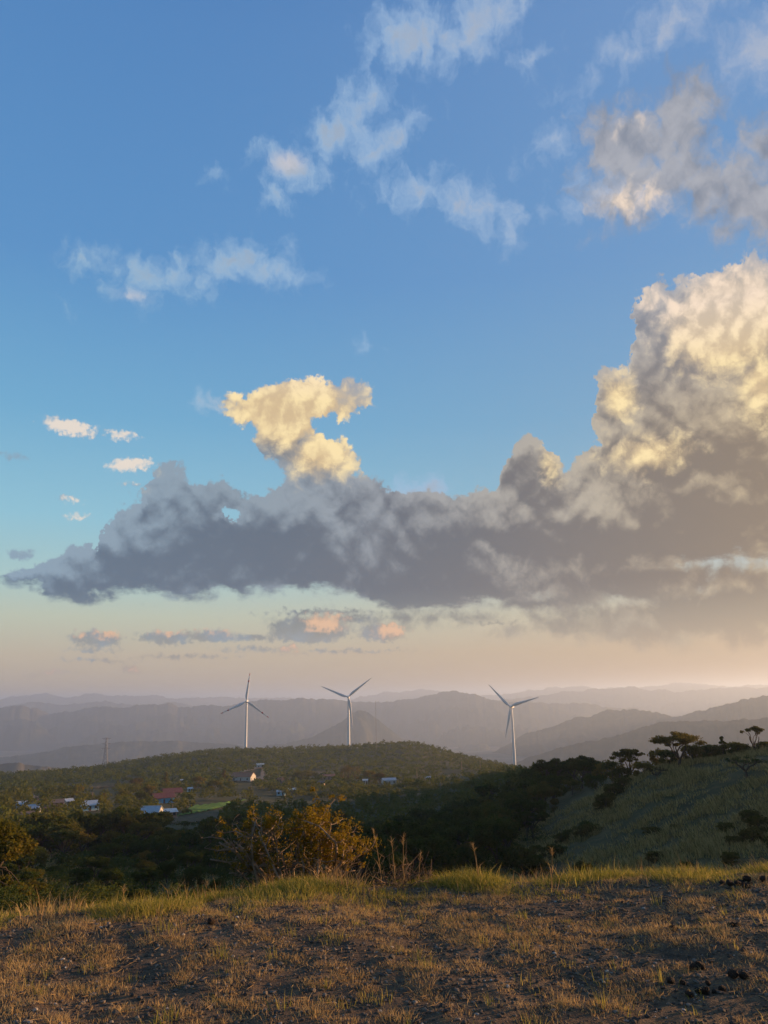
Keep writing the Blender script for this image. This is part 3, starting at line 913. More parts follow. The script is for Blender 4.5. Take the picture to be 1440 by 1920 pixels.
def tree_parts(style, seed, H, Wd, per=60, leaf=0.22):
    """wood and foliage meshes of one tree, H tall and Wd wide, base at the origin"""
    rng = np.random.default_rng(seed)
    wood = MB()
    R = Wd / 2
    cl = []
    if style == 'round':
        nC = 20
        for i in range(nC):
            a = rng.uniform(0, 2 * PI); q = math.sqrt(rng.uniform(0, 1)) * 0.78
            zz = H * (0.42 + 0.46 * math.sqrt(max(0, 1 - q * q)) * rng.uniform(0.55, 1.0))
            cl.append((R * q * math.cos(a), R * q * math.sin(a), zz, R * rng.uniform(0.26, 0.40)))
        for i in range(9):
            a = rng.uniform(0, 2 * PI)
            cl.append((R * 0.72 * math.cos(a), R * 0.72 * math.sin(a), H * rng.uniform(0.14, 0.42), R * rng.uniform(0.22, 0.32)))
        fork = H * 0.25
        flat = 0.75
    elif style == 'umbrella':
        nC = 24
        for i in range(nC):
            a = rng.uniform(0, 2 * PI); q = math.sqrt(rng.uniform(0.02, 1)) * 0.86
            zz = H * (0.95 - 0.22 * q * q - rng.uniform(0, 0.13))
            cl.append((R * q * math.cos(a), R * q * math.sin(a), zz, R * rng.uniform(0.17, 0.28)))
        for i in range(5):
            a = rng.uniform(0, 2 * PI); q = rng.uniform(0.25, 0.7)
            cl.append((R * q * math.cos(a), R * q * math.sin(a), H * rng.uniform(0.55, 0.7), R * rng.uniform(0.12, 0.2)))
        fork = H * 0.22
        flat = 0.45
    elif style == 'vase':
        for i in range(16):
            a = rng.uniform(0, 2 * PI); q = math.sqrt(rng.uniform(0, 1)) * 0.9
            cl.append((R * q * math.cos(a), R * q * math.sin(a), H * (0.93 - 0.2 * q * q - rng.uniform(0, 0.1)), R * rng.uniform(0.18, 0.28)))
        fork = H * 0.10
        flat = 0.5
    elif style == 'bare':
        for i in range(22):
            a = rng.uniform(0, 2 * PI); q = math.sqrt(rng.uniform(0.1, 1)) * 0.95
            cl.append((R * q * math.cos(a), R * q * math.sin(a), H * (0.92 - 0.25 * q * q - rng.uniform(0, 0.16)), R * rng.uniform(0.10, 0.18)))
        fork = H * 0.28
        flat = 0.5
    else:   # spire
        for i in range(26):
            t = rng.uniform(0.12, 1.0); a = rng.uniform(0, 2 * PI); q = (1.02 - t) * rng.uniform(0.5, 1.0)
            cl.append((R * q * math.cos(a), R * q * math.sin(a), H * t, R * (0.16 + 0.32 * (1 - t))))
        fork = H * 0.12
        flat = 0.7
    lean = rng.normal(size=2) * 0.05 * H
    tr0 = max(0.05, H * 0.030) * (1.9 if style == 'bare' else 1.25 if style == 'umbrella' else 1.0)
    f0 = np.array([lean[0] * 0.4, lean[1] * 0.4, fork])
    if style == 'spire':
        limb(wood, (0, 0, -0.4), (0, 0, H * 0.97), tr0, tr0 * 0.15, rng, 0.01, 7, 6)
        for c in cl[::2]:
            limb(wood, (0, 0, c[2] * 0.92), c[:3], tr0 * 0.25, tr0 * 0.06, rng, 0.04, 4, 3)
    else:
        limb(wood, (0, 0, -0.5), f0, tr0 * 1.15, tr0, rng, 0.04, 7, 4)
        nm = {'round': 4, 'umbrella': 5, 'vase': 7, 'bare': 5}[style]
        mains = []
        for i in range(nm):
            a = 2 * PI * (i + rng.uniform(-0.3, 0.3)) / nm
            q = rng.uniform(0.35, 0.55) * (0.75 if style == 'vase' else 1)
            e = np.array([R * q * math.cos(a), R * q * math.sin(a), H * rng.uniform(0.55, 0.68)])
            mains.append(limb(wood, f0, e, tr0 * 0.72, tr0 * 0.36, rng, 0.10, 6, 6, 0.03))
        for c in cl:
            c3 = np.array(c[:3])
            best = min(((np.linalg.norm(p - c3), p, j) for mlist in mains for j, p in enumerate(mlist) if j >= 2), key=lambda t: t[0])
            limb(wood, best[1], c3, tr0 * 0.30, tr0 * 0.07, rng, 0.10, 4, 4, 0.05)
            if style in ('bare', 'vase', 'umbrella'):
                for _ in range(4 if style == 'bare' else 2):
                    d = rng.normal(size=3); d /= np.linalg.norm(d); d[2] = abs(d[2]) * 0.5
                    limb(wood, c3 * 0.75 + best[1] * 0.25, c3 + d * c[3] * 1.3, tr0 * 0.10, tr0 * 0.03, rng, 0.12, 3, 3)
    pts = clump_points(cl, per, rng, flat)
    v, f = leaf_quads(pts, leaf, rng)
    return wood, v, f


def tree_meshes(name, style, seed, H, Wd, per, leaf, leafmat, bark=M_bark):
    wood, v, f = tree_parts(style, seed, H, Wd, per, leaf)
    return wood.mesh(name + '_trunk', bark, True), mesh_np(name + '_crown', v, f, [leafmat])


def plant_tree(meshes, label, loc, scale=1.0, rz=0.0, group=None, name='tree', cat='tree'):
    t = thing(name, label, cat, loc, rz, group, scale)
    link('trunk', meshes[0], t)
    link('crown', meshes[1], t)
    return t


# ---------------------------------------------------------------- trees along the top of the right-hand hillside, each its own
def hill_tree(px, base, topy, width, style, seed, per, leaf, lm, label, bark=M_bark, name='acacia_tree', r=None):
    p = hit(px, base, 60, 400) if r is None else at(px, r, base)
    H = px_size(p, base - topy); Wd = px_size(p, width)
    ms = tree_meshes(name, style, seed, H, Wd, per, leaf, lm, bark)
    return plant_tree(ms, label, p, 1.0, RNG.uniform(0, 6.28), None, name)


hill_tree(1277, 1440, 1374, 98, 'umbrella', 101, 150, 0.15, M_leaf_acacia, 'largest flat-topped acacia on the hillside, wide spreading crown over forked dark limbs')
hill_tree(1181, 1460, 1404, 66, 'umbrella', 102, 130, 0.15, M_leaf_acacia, 'acacia with bare lower trunk, left of the largest flat-topped acacia')
hill_tree(1215, 1440, 1390, 58, 'umbrella', 103, 90, 0.14, M_leaf_rust, 'reddish thin-leaved tree between the two spreading acacias on the hillside', name='rusty_tree')
hill_tree(1232, 1462, 1436, 46, 'bare', 104, 6, 0.10, M_leaf_rust, 'low leafless dark tree under the largest flat-topped acacia', name='bare_tree')
hill_tree(1400, 1458, 1416, 74, 'bare', 105, 40, 0.09, M_leaf_dark, 'gnarled dark nearly bare tree alone in the hillside grass', name='bare_tree')
hill_tree(1416, 1404, 1352, 52, 'vase', 106, 70, 0.12, M_leaf_acacia, 'slender vase-shaped tree on the skyline at far right', r=138)
hill_tree(1330, 1414, 1387, 30, 'round', 107, 60, 0.13, M_leaf_dark, 'small dark round tree on the hillside crest right of the largest acacia', name='small_tree', r=149)
hill_tree(1356, 1410, 1373, 26, 'spire', 108, 60, 0.13, M_leaf_dark, 'ragged upright dark tree poking above the hillside crest', name='upright_tree', r=146)
hill_tree(1381, 1410, 1386, 36, 'round', 109, 60, 0.13, M_leaf_mid, 'low bushy tree leaning on the ragged upright tree at the crest', name='small_tree', r=142)
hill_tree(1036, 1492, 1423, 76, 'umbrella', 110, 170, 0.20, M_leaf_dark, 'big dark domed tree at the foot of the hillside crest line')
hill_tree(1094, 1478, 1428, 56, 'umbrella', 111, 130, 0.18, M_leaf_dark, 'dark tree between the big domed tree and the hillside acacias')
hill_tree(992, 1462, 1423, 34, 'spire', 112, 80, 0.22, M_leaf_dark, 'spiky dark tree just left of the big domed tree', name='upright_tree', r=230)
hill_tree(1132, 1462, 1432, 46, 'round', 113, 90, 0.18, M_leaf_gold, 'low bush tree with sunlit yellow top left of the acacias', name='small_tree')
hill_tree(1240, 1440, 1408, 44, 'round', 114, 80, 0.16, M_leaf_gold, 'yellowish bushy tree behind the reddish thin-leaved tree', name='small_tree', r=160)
hill_tree(1150, 1470, 1428, 44, 'round', 115, 80, 0.16, M_leaf_mid, 'dull green bushy tree tucked behind the bare-trunked acacia', name='small_tree', r=175)
hill_tree(1300, 1432, 1402, 40, 'round', 116, 70, 0.15, M_leaf_acacia, 'bushy tree under the right half of the largest acacia crown', name='small_tree', r=152)
for (px_, h_, w_, st_, sd_, lm_, r_, lab_) in [(1068, 3.6, 5.0, 'round', 140, M_leaf_mid, 178, 'rounded bush tree right of the big domed tree'), (1112, 3.2, 5.0, 'round', 141, M_leaf_dark, 172, 'dark bush tree right of the second domed tree'),
                                               (1163, 3.4, 4.6, 'round', 142, M_leaf_acacia, 158, 'low leafy tree left of the bare-trunked acacia'), (1206, 2.6, 4.2, 'round', 143, M_leaf_gold, 150, 'yellow-topped bush right of the bare-trunked acacia'),
                                               (1256, 2.6, 4.4, 'round', 144, M_leaf_dark, 152, 'dark bush left of the largest acacia trunk'), (1312, 2.4, 4.0, 'round', 145, M_leaf_mid, 152, 'green bush right of the largest acacia trunk'),
                                               (1346, 2.0, 3.6, 'round', 146, M_leaf_acacia, 148, 'low bush at the foot of the ragged upright tree'), (1392, 1.4, 3.0, 'round', 147, M_leaf_dark, 144, 'low dark bush left of the slender skyline tree'),
                                               (1438, 1.2, 2.6, 'round', 148, M_leaf_mid, 141, 'low bush right of the slender skyline tree')]:
    plant_tree(tree_meshes('crest_tree', st_, sd_, h_, w_, 90, 0.13, lm_), lab_, at(px_, r_, 1430), 1.0, 0.5, None, 'crest_tree')
hill_tree(778, 1606, 1516, 100, 'umbrella', 117, 170, 0.20, M_leaf_dark, 'broad dark tree in the gully behind the tall dry grass stalks', r=118)
hill_tree(950, 1596, 1520, 62, 'umbrella', 118, 130, 0.18, M_leaf_dark, 'dark tree with forked trunk showing, at the foot of the hillside', r=126)
hill_tree(872, 1560, 1500, 78, 'round', 119, 150, 0.22, M_leaf_dark, 'dense dark tree in the gully centre between forked tree and broad tree', r=165, name='gully_tree')

# tall tree at the left edge, its head in the sun
p = at(-8, 78, 1600)
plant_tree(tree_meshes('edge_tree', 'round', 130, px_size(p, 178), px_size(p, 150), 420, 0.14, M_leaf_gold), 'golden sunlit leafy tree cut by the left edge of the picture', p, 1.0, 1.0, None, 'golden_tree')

# ---------------------------------------------------------------- buildings of the village
M_white = plain('wall_white', (0.42, 0.40, 0.37), 0.85, 0.12, 1.2, dirt=(0.30, 0.26, 0.21))
M_blue = plain('wall_blue', (0.10, 0.30, 0.46), 0.8, 0.15, 1.2, dirt=(0.10, 0.16, 0.20))
M_teal = plain('wall_pale_blue', (0.32, 0.48, 0.54), 0.8, 0.15, 1.2)
M_clay = plain('wall_clay', (0.26, 0.18, 0.13), 0.9, 0.25, 1.2)
M_zinc = plain('roof_zinc', (0.42, 0.46, 0.48), 0.45, 0.18, 0.8, metallic=0.35, dirt=(0.20, 0.15, 0.11))
M_zinc_w = plain('roof_pale_zinc', (0.36, 0.39, 0.41), 0.5, 0.12, 0.8, metallic=0.2, dirt=(0.34, 0.30, 0.26))
M_redroof = plain('roof_red', (0.14, 0.048, 0.040), 0.65, 0.25, 0.9, dirt=(0.16, 0.06, 0.045))
M_tile = plain('roof_tile', (0.30, 0.13, 0.075), 0.85, 0.3, 1.5, dirt=(0.16, 0.10, 0.07))
M_brownroof = plain('roof_brown', (0.14, 0.10, 0.08), 0.85, 0.3, 1.5)
M_glass = plain('window_glass', (0.03, 0.04, 0.05), 0.15, 0.2, 2.0)
M_wood = plain('door_wood', (0.10, 0.06, 0.035), 0.8, 0.3, 4.0)
HOUSES = []


def house(px, base, width, label, wall, roof, wall_h=2.7, depth=6.5, turn=0.0, style='gable', roof_h=1.3, r=None, windows=2, name='house', cat='house', porch=False):
    p = hit(px, base, 60, 1500) if r is None else at(px, r, base)
    w = px_size(p, width)
    rr = math.hypot(p[0], p[1])
    face = -math.atan2(p[0], p[1]) + math.radians(turn)
    HOUSES.append((px, width, rr))
    t = thing(name, label, cat, p, face)
    lift = 0.35     # stands on a plinth that reaches down into the slope
    MB().box((0, 0, lift / 2 - 1.0), (w + 0.5, depth + 0.5, lift + 2.0 - 0.02)).build('plinth', M_clay if wall is not M_white else M_white, t)
    body = MB().box((0, 0, lift + wall_h / 2), (w, depth, wall_h))
    if style == 'gable':      # gable ends close the loft
        for s in (-1, 1):
            x = s * (w / 2 - 0.06)
            body.hexa([(x - 0.06, -depth / 2, lift + wall_h), (x + 0.06, -depth / 2, lift + wall_h), (x + 0.06, depth / 2, lift + wall_h), (x - 0.06, depth / 2, lift + wall_h),
                       (x - 0.06, -0.05, lift + wall_h + roof_h), (x + 0.06, -0.05, lift + wall_h + roof_h), (x + 0.06, 0.05, lift + wall_h + roof_h), (x - 0.06, 0.05, lift + wall_h + roof_h)])
    wl = body.build('wall', wall, t)
    e, th = 0.45, 0.10
    zt = lift + wall_h
    if style == 'gable':
        for s in (-1, 1):
            rm = MB()
            nseg = max(4, int(w / 0.9))
            for i in range(nseg):        # sheets with a raised seam each
                x0, x1 = -w / 2 - e + (w + 2 * e) * i / nseg, -w / 2 - e + (w + 2 * e) * (i + 1) / nseg - 0.05
                y0, y1 = s * (depth / 2 + e), s * 0.02
                z0, z1 = zt - e * roof_h / (depth / 2) + 0.03, zt + roof_h + 0.03
                b4 = [(x0, y0, z0), (x1, y0, z0), (x1, y1, z1), (x0, y1, z1)]
                rm.hexa(b4 + [(a, b, c_ + th) for a, b, c_ in b4])
            rm.build('roof_slope', roof, t)
        MB().box((0, 0, zt + roof_h + 0.12), (w + 2 * e, 0.35, 0.10)).build('roof_ridge', roof, t)
    else:                      # one slope, higher at the back
        rm = MB()
        nseg = max(4, int(w / 0.9))
        for i in range(nseg):
            x0, x1 = -w / 2 - e + (w + 2 * e) * i / nseg, -w / 2 - e + (w + 2 * e) * (i + 1) / nseg - 0.05
            b4 = [(x0, -depth / 2 - e, zt + 0.03), (x1, -depth / 2 - e, zt + 0.03), (x1, depth / 2 + e, zt + roof_h), (x0, depth / 2 + e, zt + roof_h)]
            rm.hexa(b4 + [(a, b, c_ + th) for a, b, c_ in b4])
        rm.build('roof', roof, t)
        for s in (-1, 1):
            x = s * (w / 2 - 0.08)
            MB().hexa([(x - 0.06, -depth / 2, zt), (x + 0.06, -depth / 2, zt), (x + 0.06, depth / 2, zt), (x - 0.06, depth / 2, zt),
                       (x - 0.06, -depth / 2, zt + 0.02), (x + 0.06, -depth / 2, zt + 0.02), (x + 0.06, depth / 2, zt + roof_h), (x - 0.06, depth / 2, zt + roof_h)]).build('gable', wall, t)
    ww, wh = 1.1, 1.1
    n_o = windows + 1
    for i in range(n_o):
        x = -w / 2 + w * (i + 0.5) / n_o
        if i == n_o // 2:
            d = MB().box((x, -depth / 2 - 0.03, lift + 1.05), (1.0, 0.06, 2.1)).build('door', M_wood, t)
            MB().box((x + 0.36, -depth / 2 - 0.09, lift + 1.0), (0.10, 0.06, 0.10)).build('handle', M_zinc, d)
        else:
            f = MB()
            for s in (-1, 1):
                f.box((x + s * ww / 2, -depth / 2 - 0.05, lift + 1.55), (0.12, 0.10, wh + 0.24))
                f.box((x, -depth / 2 - 0.047, lift + 1.55 + s * (wh / 2 + 0.06)), (ww - 0.12, 0.094, 0.12))
            wd = MB().box((x, -depth / 2 - 0.015, lift + 1.55), (ww, 0.03, wh)).build('window', M_glass, t)
            f.build('frame', M_wood, wd)
    if porch:
        MB().hexa([(-w / 2, -depth / 2 - 2.6, lift + wall_h - 0.75), (w / 2, -depth / 2 - 2.6, lift + wall_h - 0.75), (w / 2, -depth / 2 - 0.5, lift + wall_h - 0.25), (-w / 2, -depth / 2 - 0.5, lift + wall_h - 0.25),
                   (-w / 2, -depth / 2 - 2.6, lift + wall_h - 0.65), (w / 2, -depth / 2 - 2.6, lift + wall_h - 0.65), (w / 2, -depth / 2 - 0.5, lift + wall_h - 0.15), (-w / 2, -depth / 2 - 0.5, lift + wall_h - 0.15)]).build('porch_roof', roof, t)
        for i in range(4):
            x = -w / 2 + 0.2 + (w - 0.4) * i / 3
            MB().box((x, -depth / 2 - 2.5, lift + (wall_h - 0.75) / 2 - 0.6), (0.16, 0.16, wall_h - 0.75 + 1.2)).build('porch_post', M_wood, t)
    return t


house(305, 1506, 38, 'blue-walled house with long red roof above the green field', M_blue, M_redroof, 2.9, 8.0, 12, roof_h=2.2)
house(322, 1494, 34, 'red-roofed annex behind the blue-walled house', M_clay, M_redroof, 2.7, 8.0, 12, roof_h=2.2)
house(283, 1538, 34, 'grey metal-roofed farm building half hidden by a tree below the blue house', M_white, M_zinc_w, 3.2, 9.0, -14, roof_h=2.0)
house(314, 1534, 32, 'long low open shed with grey metal roof beside the farm building', M_clay, M_zinc, 2.2, 5.0, 8, 'shed', 0.9, name='shed', cat='shed')
house(262, 1552, 26, 'white outbuilding below the grey-roofed farm building among branches', M_white, M_zinc_w, 2.4, 5.0, -10, 'shed', 0.7, name='outbuilding', cat='outbuilding')
house(167, 1520, 30, 'long low house with bright pale blue metal roof among the trees', M_teal, M_zinc_w, 2.3, 6.5, 8, 'shed', 1.6)
house(40, 1518, 17, 'small bright blue house at far left of the village', M_blue, M_zinc, 2.5, 6.0, 10, roof_h=1.0)
house(62, 1526, 21, 'white house with pale metal roof right of the small blue house', M_white, M_zinc_w, 2.4, 6.0, -12, roof_h=1.3)
house(87, 1527, 11, 'tiny shed with rusty red roof right of the white house', M_clay, M_redroof, 1.8, 4.0, 0, 'shed', 0.7, name='shed', cat='shed', windows=1)
house(105, 1514, 25, 'grey-brown roofed house behind the tiny red shed', M_clay, M_brownroof, 2.3, 6.0, 5, roof_h=1.3)
house(48, 1540, 27, 'low dark-roofed house in front of the white house at left', M_clay, M_brownroof, 2.1, 6.0, 8, roof_h=1.1)
house(128, 1511, 13, 'small grey house between trees right of the grey-brown house', M_white, M_zinc, 2.3, 5.0, 20, roof_h=1.0, windows=1)
house(456, 1464, 40, 'white house with sunlit brown gable on the slope below the turbines', M_white, M_tile, 3.4, 11.0, -24, roof_h=3.0)
house(488, 1440, 13, 'small flat-roofed box building at the top of the earth track', M_white, M_zinc, 3.6, 6.0, 5, 'shed', 0.5, name='box_building', cat='building', windows=1)
house(343, 1470, 9, 'tiny white hut near the tall golden trees', M_white, M_zinc_w, 2.6, 4.0, 0, 'shed', 0.6, name='hut', cat='hut', windows=1)
house(356, 1486, 9, 'tiny pale-roofed hut right of the red-roofed annex', M_teal, M_zinc_w, 2.2, 4.0, 10, 'shed', 0.6, name='hut', cat='hut', windows=1)
house(616, 1462, 24, 'long brown low building in the middle of the slope under the mast', M_clay, M_tile, 3.0, 7.0, 6, roof_h=1.4)
house(602, 1473, 13, 'small brown-roofed hut in front of the long brown building', M_clay, M_brownroof, 2.2, 5.0, -10, roof_h=0.9, windows=1, name='hut', cat='hut')
house(729, 1470, 25, 'white cottage with grey-blue roof under the forested hill', M_white, M_zinc_w, 3.0, 7.0, 14, roof_h=1.6)
house(527, 1492, 15, 'pale blue house glimpsed through trees right of the white gabled house', M_teal, M_zinc_w, 2.4, 5.0, -6, roof_h=0.9, windows=1)
house(548, 1487, 14, 'low grey shed roof right of the pale blue house', M_clay, M_zinc, 2.0, 5.0, 6, 'shed', 0.7, windows=1, name='shed', cat='shed')
house(526, 1467, 9, 'small hut with sunlit orange roof on the slope', M_clay, M_tile, 2.2, 5.0, -30, roof_h=1.2, windows=1, name='hut', cat='hut')
house(685, 1470, 9, 'small white hut left of the white cottage', M_white, M_zinc_w, 2.6, 5.0, 0, 'shed', 0.7, windows=1, name='hut', cat='hut')
house(803, 1464, 12, 'small grey-roofed hut right of the white cottage', M_clay, M_zinc_w, 2.3, 5.0, 10, roof_h=1.0, windows=1, name='hut', cat='hut')


# ---------------------------------------------------------------- fields, tracks and yards laid on the slopes
def patch(name, corners, mat, dz=0.35, nx=26, ny=8):
    """sheet draped on the ground between four spots of the photograph (near left, near right, far right, far left)"""
    c = np.array(corners, float)
    ws = []
    for j in range(ny + 1):
        for i in range(nx + 1):
            s, t = i / nx, j / ny
            w = (c[0] * (1 - s) + c[1] * s) * (1 - t) + (c[3] * (1 - s) + c[2] * s) * t
            jit = 1.2 if (j in (0, ny)) else 0.0
            ws.append((w[0], w[1] + jit * math.sin(i * 1.7 + j)))
    vs = hits(ws, 30, 1450) + (0, 0, dz)
    fs = np.array([[j * (nx + 1) + i, j * (nx + 1) + i + 1, (j + 1) * (nx + 1) + i + 1, (j + 1) * (nx + 1) + i] for j in range(ny) for i in range(nx)])
    return structure(link(name, mesh_np(name, np.array(vs), fs, [mat], True)))


def field_mat(name, a, b, scale=0.25):
    m, k, out = new_mat(name)
    pos = k.new('ShaderNodeNewGeometry').outputs['Position']
    c = k.ramp(k.noise(pos, scale, 6.0, 0.65, dim='3D'), [(0.35, a), (0.65, b)])
    principled(k, out, c, 0.95, (k.noise(pos, 2.0, 4.0, 0.6, dim='3D'), 0.6, 0.3), spec=0.1)
    return m


M_lawn = field_mat('lawn_green', (0.060, 0.125, 0.022), (0.125, 0.20, 0.040))
M_stubble = field_mat('field_stubble', (0.055, 0.045, 0.024), (0.125, 0.095, 0.052))
M_earth = field_mat('bare_earth', (0.15, 0.115, 0.085), (0.27, 0.21, 0.155), 0.5)
FIELDS = [((330, 1532), (404, 1518), (464, 1500), (362, 1512)), ((296, 1548), (412, 1540), (408, 1524), (312, 1534)), ((56, 1612), (236, 1596), (238, 1588), (64, 1602)),
          ((206, 1602), (246, 1592), (262, 1580), (240, 1582))]
patch('field', FIELDS[0], M_lawn)
patch('field', FIELDS[1], M_stubble)
patch('field', FIELDS[2], M_stubble)
FIELDS += [((440, 1462), (500, 1462), (492, 1440), (482, 1440)), ((52, 1501), (82, 1500), (78, 1492), (56, 1493)), ((160, 1484), (220, 1478), (216, 1472), (166, 1476)), ((560, 1456), (610, 1452), (612, 1446), (566, 1448))]
patch('earth_track', ((440, 1450), (452, 1450), (494, 1440), (484, 1436)), M_earth, 0.6, 20, 3)
patch('earth_track', ((488, 1464), (496, 1462), (495, 1442), (489, 1442)), M_earth, 0.6, 6, 14)
patch('yard', ((430, 1466), (486, 1466), (492, 1458), (440, 1458)), M_earth, 0.6, 16, 5)
patch('earth_track', ((52, 1498), (82, 1497), (79, 1493), (56, 1494)), M_earth, 0.6, 12, 3)
patch('earth_track', ((166, 1480), (222, 1476), (218, 1473), (170, 1476)), M_stubble, 0.6, 14, 3)
patch('field', ((562, 1456), (612, 1453), (616, 1447), (568, 1449)), M_stubble, 0.6, 14, 4)


# ---------------------------------------------------------------- wind turbines
M_tower = plain('turbine_paint', (0.62, 0.62, 0.62), 0.45, 0.05, 0.2)
M_blade = plain('blade_paint', (0.55, 0.56, 0.58), 0.4, 0.05, 0.2)
M_red = plain('blade_red', (0.42, 0.05, 0.03), 0.5, 0.1, 0.5)


def blade_mesh(L, tips):
    """tapered twisted blade along +z, thin in y"""
    st = [(0.0, 1.5, 1.5, 0), (0.05, 1.6, 1.4, 8), (0.12, 2.9, 0.9, 14), (0.22, 3.6, 0.70, 12), (0.35, 3.0, 0.52, 9), (0.5, 2.4, 0.40, 6), (0.65, 1.9, 0.30, 4), (0.72, 1.65, 0.26, 3),
          (0.80, 1.35, 0.22, 2), (0.88, 1.05, 0.17, 1), (0.96, 0.70, 0.11, 0), (1.0, 0.12, 0.04, 0)]
    v, f, mi = [], [], []
    S = 8
    for t, ch, th, tw in st:
        ca, sa = math.cos(math.radians(tw)), math.sin(math.radians(tw))
        for j in range(S):
            w = 2 * PI * j / S
            x, y = ch * 0.5 * math.cos(w) + ch * 0.18 * (t > 0.06), th * 0.5 * math.sin(w)
            v.append((1.3 * (x * ca - y * sa), 1.3 * (x * sa + y * ca) - 1.2 * t * t, t * L))
    for i in range(len(st) - 1):
        for j in range(S):
            f.append((i * S + j, i * S + (j + 1) % S, (i + 1) * S + (j + 1) % S, (i + 1) * S + j))
            mi.append(1 if tips and (i in (6, 9)) else 0)
    v = np.array(v)
    me = mesh_np('blade', v, np.array(f), [M_blade, M_red], True, mi)
    return me


def turbine(hub, base_px, L_px, phase, yaw, label, L=50.0, red=False):
    """hub spot in the photograph; distance follows from the blade length in it"""
    fwd = F_PX * L / L_px
    d = ray(*hub)
    hp = EYE + d * (fwd / float(np.dot(d, c_f)))
    gz_ = float(np.ravel(ground_z(hp[0], hp[1]))[0])
    # rotor centre sits ahead of the tower
    face = math.atan2(-hp[0], -hp[1])            # bearing from the turbine to the viewer
    b = face + math.radians(yaw)
    ax = np.array([math.sin(b), math.cos(b), 0.0])
    tp = hp - ax * 4.6
    gz_ = float(np.ravel(ground_z(tp[0], tp[1]))[0])
    Ht = hp[2] - 1.6 - gz_
    t = thing('wind_turbine', label, 'wind turbine', (tp[0], tp[1], gz_))
    tw = MB()
    nseg = 12
    tw.tube([(0, 0, -3 + (Ht + 3) * i / nseg) for i in range(nseg + 1)], [2.45 - 1.05 * i / nseg for i in range(nseg + 1)], 28)
    two = tw.build('tower', M_tower, t, True)
    for fr in (0.33, 0.66):
        MB().tube([(0, 0, Ht * fr - 0.15), (0, 0, Ht * fr + 0.15)], [2.42 - 1.05 * fr + 0.06] * 2, 28).build('flange', M_tower, two, True)
    rz = -b                                     # local +y looks along the rotor axis
    nac = MB()
    secs = [(-7.0, 1.1, 1.2), (-6.6, 1.6, 1.7), (-2, 1.9, 2.0), (2.2, 1.9, 2.0), (3.0, 1.5, 1.6), (3.3, 1.1, 1.2)]
    for k_, (y, hx, hz) in enumerate(secs):
        for (sx, sz) in ((-1, -1), (-0.6, -1.12), (0.6, -1.12), (1, -1), (1.1, 0), (1, 1), (0, 1.12), (-1, 1), (-1.1, 0)):
            nac.v.append((sx * hx, y, 1.8 + sz * hz))
    for k_ in range(len(secs) - 1):
        for j in range(9):
            nac.f.append((k_ * 9 + j, k_ * 9 + (j + 1) % 9, (k_ + 1) * 9 + (j + 1) % 9, (k_ + 1) * 9 + j))
    nac.f.append(tuple(range(9))); nac.f.append(tuple(range(45, 54)))
    no = nac.build('nacelle', M_tower, t, False, (0, 0, Ht), rz)
    MB().tube([(0.6, -5.6, 3.4), (0.6, -5.6, 5.2)], [0.07, 0.05], 5).build('wind_vane', M_tower, no)
    hub_o = MB().tube([(0, -1.2, 0), (0, 0.0, 0), (0, 0.9, 0), (0, 1.7, 0), (0, 2.1, 0)], [1.3, 1.75, 1.6, 0.95, 0.15], 16).build('hub', M_tower, t, True, (hp[0] - tp[0], hp[1] - tp[1], hp[2] - gz_), rz)
    bm_ = blade_mesh(L, red)
    for i in range(3):
        bo = link('blade', bm_, t, (hp[0] - tp[0], hp[1] - tp[1], hp[2] - gz_))
        # phase: direction of the blade as seen in the photograph, degrees from the right, anticlockwise
        bo.rotation_mode = 'XYZ'
        th_ = math.radians(phase + 120 * i)
        # viewer sees local +x to the LEFT when the rotor faces him
        R_ = mathutils.Matrix.Rotation(rz, 4, 'Z') @ mathutils.Matrix.Rotation(th_ - PI / 2, 4, 'Y')
        bo.rotation_euler = R_.to_euler()
    return t


turbine((462, 1315), 1406, 54.0, 84, 8, 'left wind turbine with red-banded blades, standing on the forested hill', red=True)
turbine((653, 1307), 1411, 56.0, 38, 4, 'middle wind turbine with two raised blades and one down its tower, on the forested hill')
turbine((957, 1325), 1436, 60.0, 16, 24, 'right wind turbine rising behind the dark trees at the hillside foot')

# ---------------------------------------------------------------- lattice pylon beyond the wooded shoulder, and a guyed mast
M_steel = plain('galvanised_steel', (0.16, 0.15, 0.15), 0.6, 0.15, 0.5, metallic=0.4)


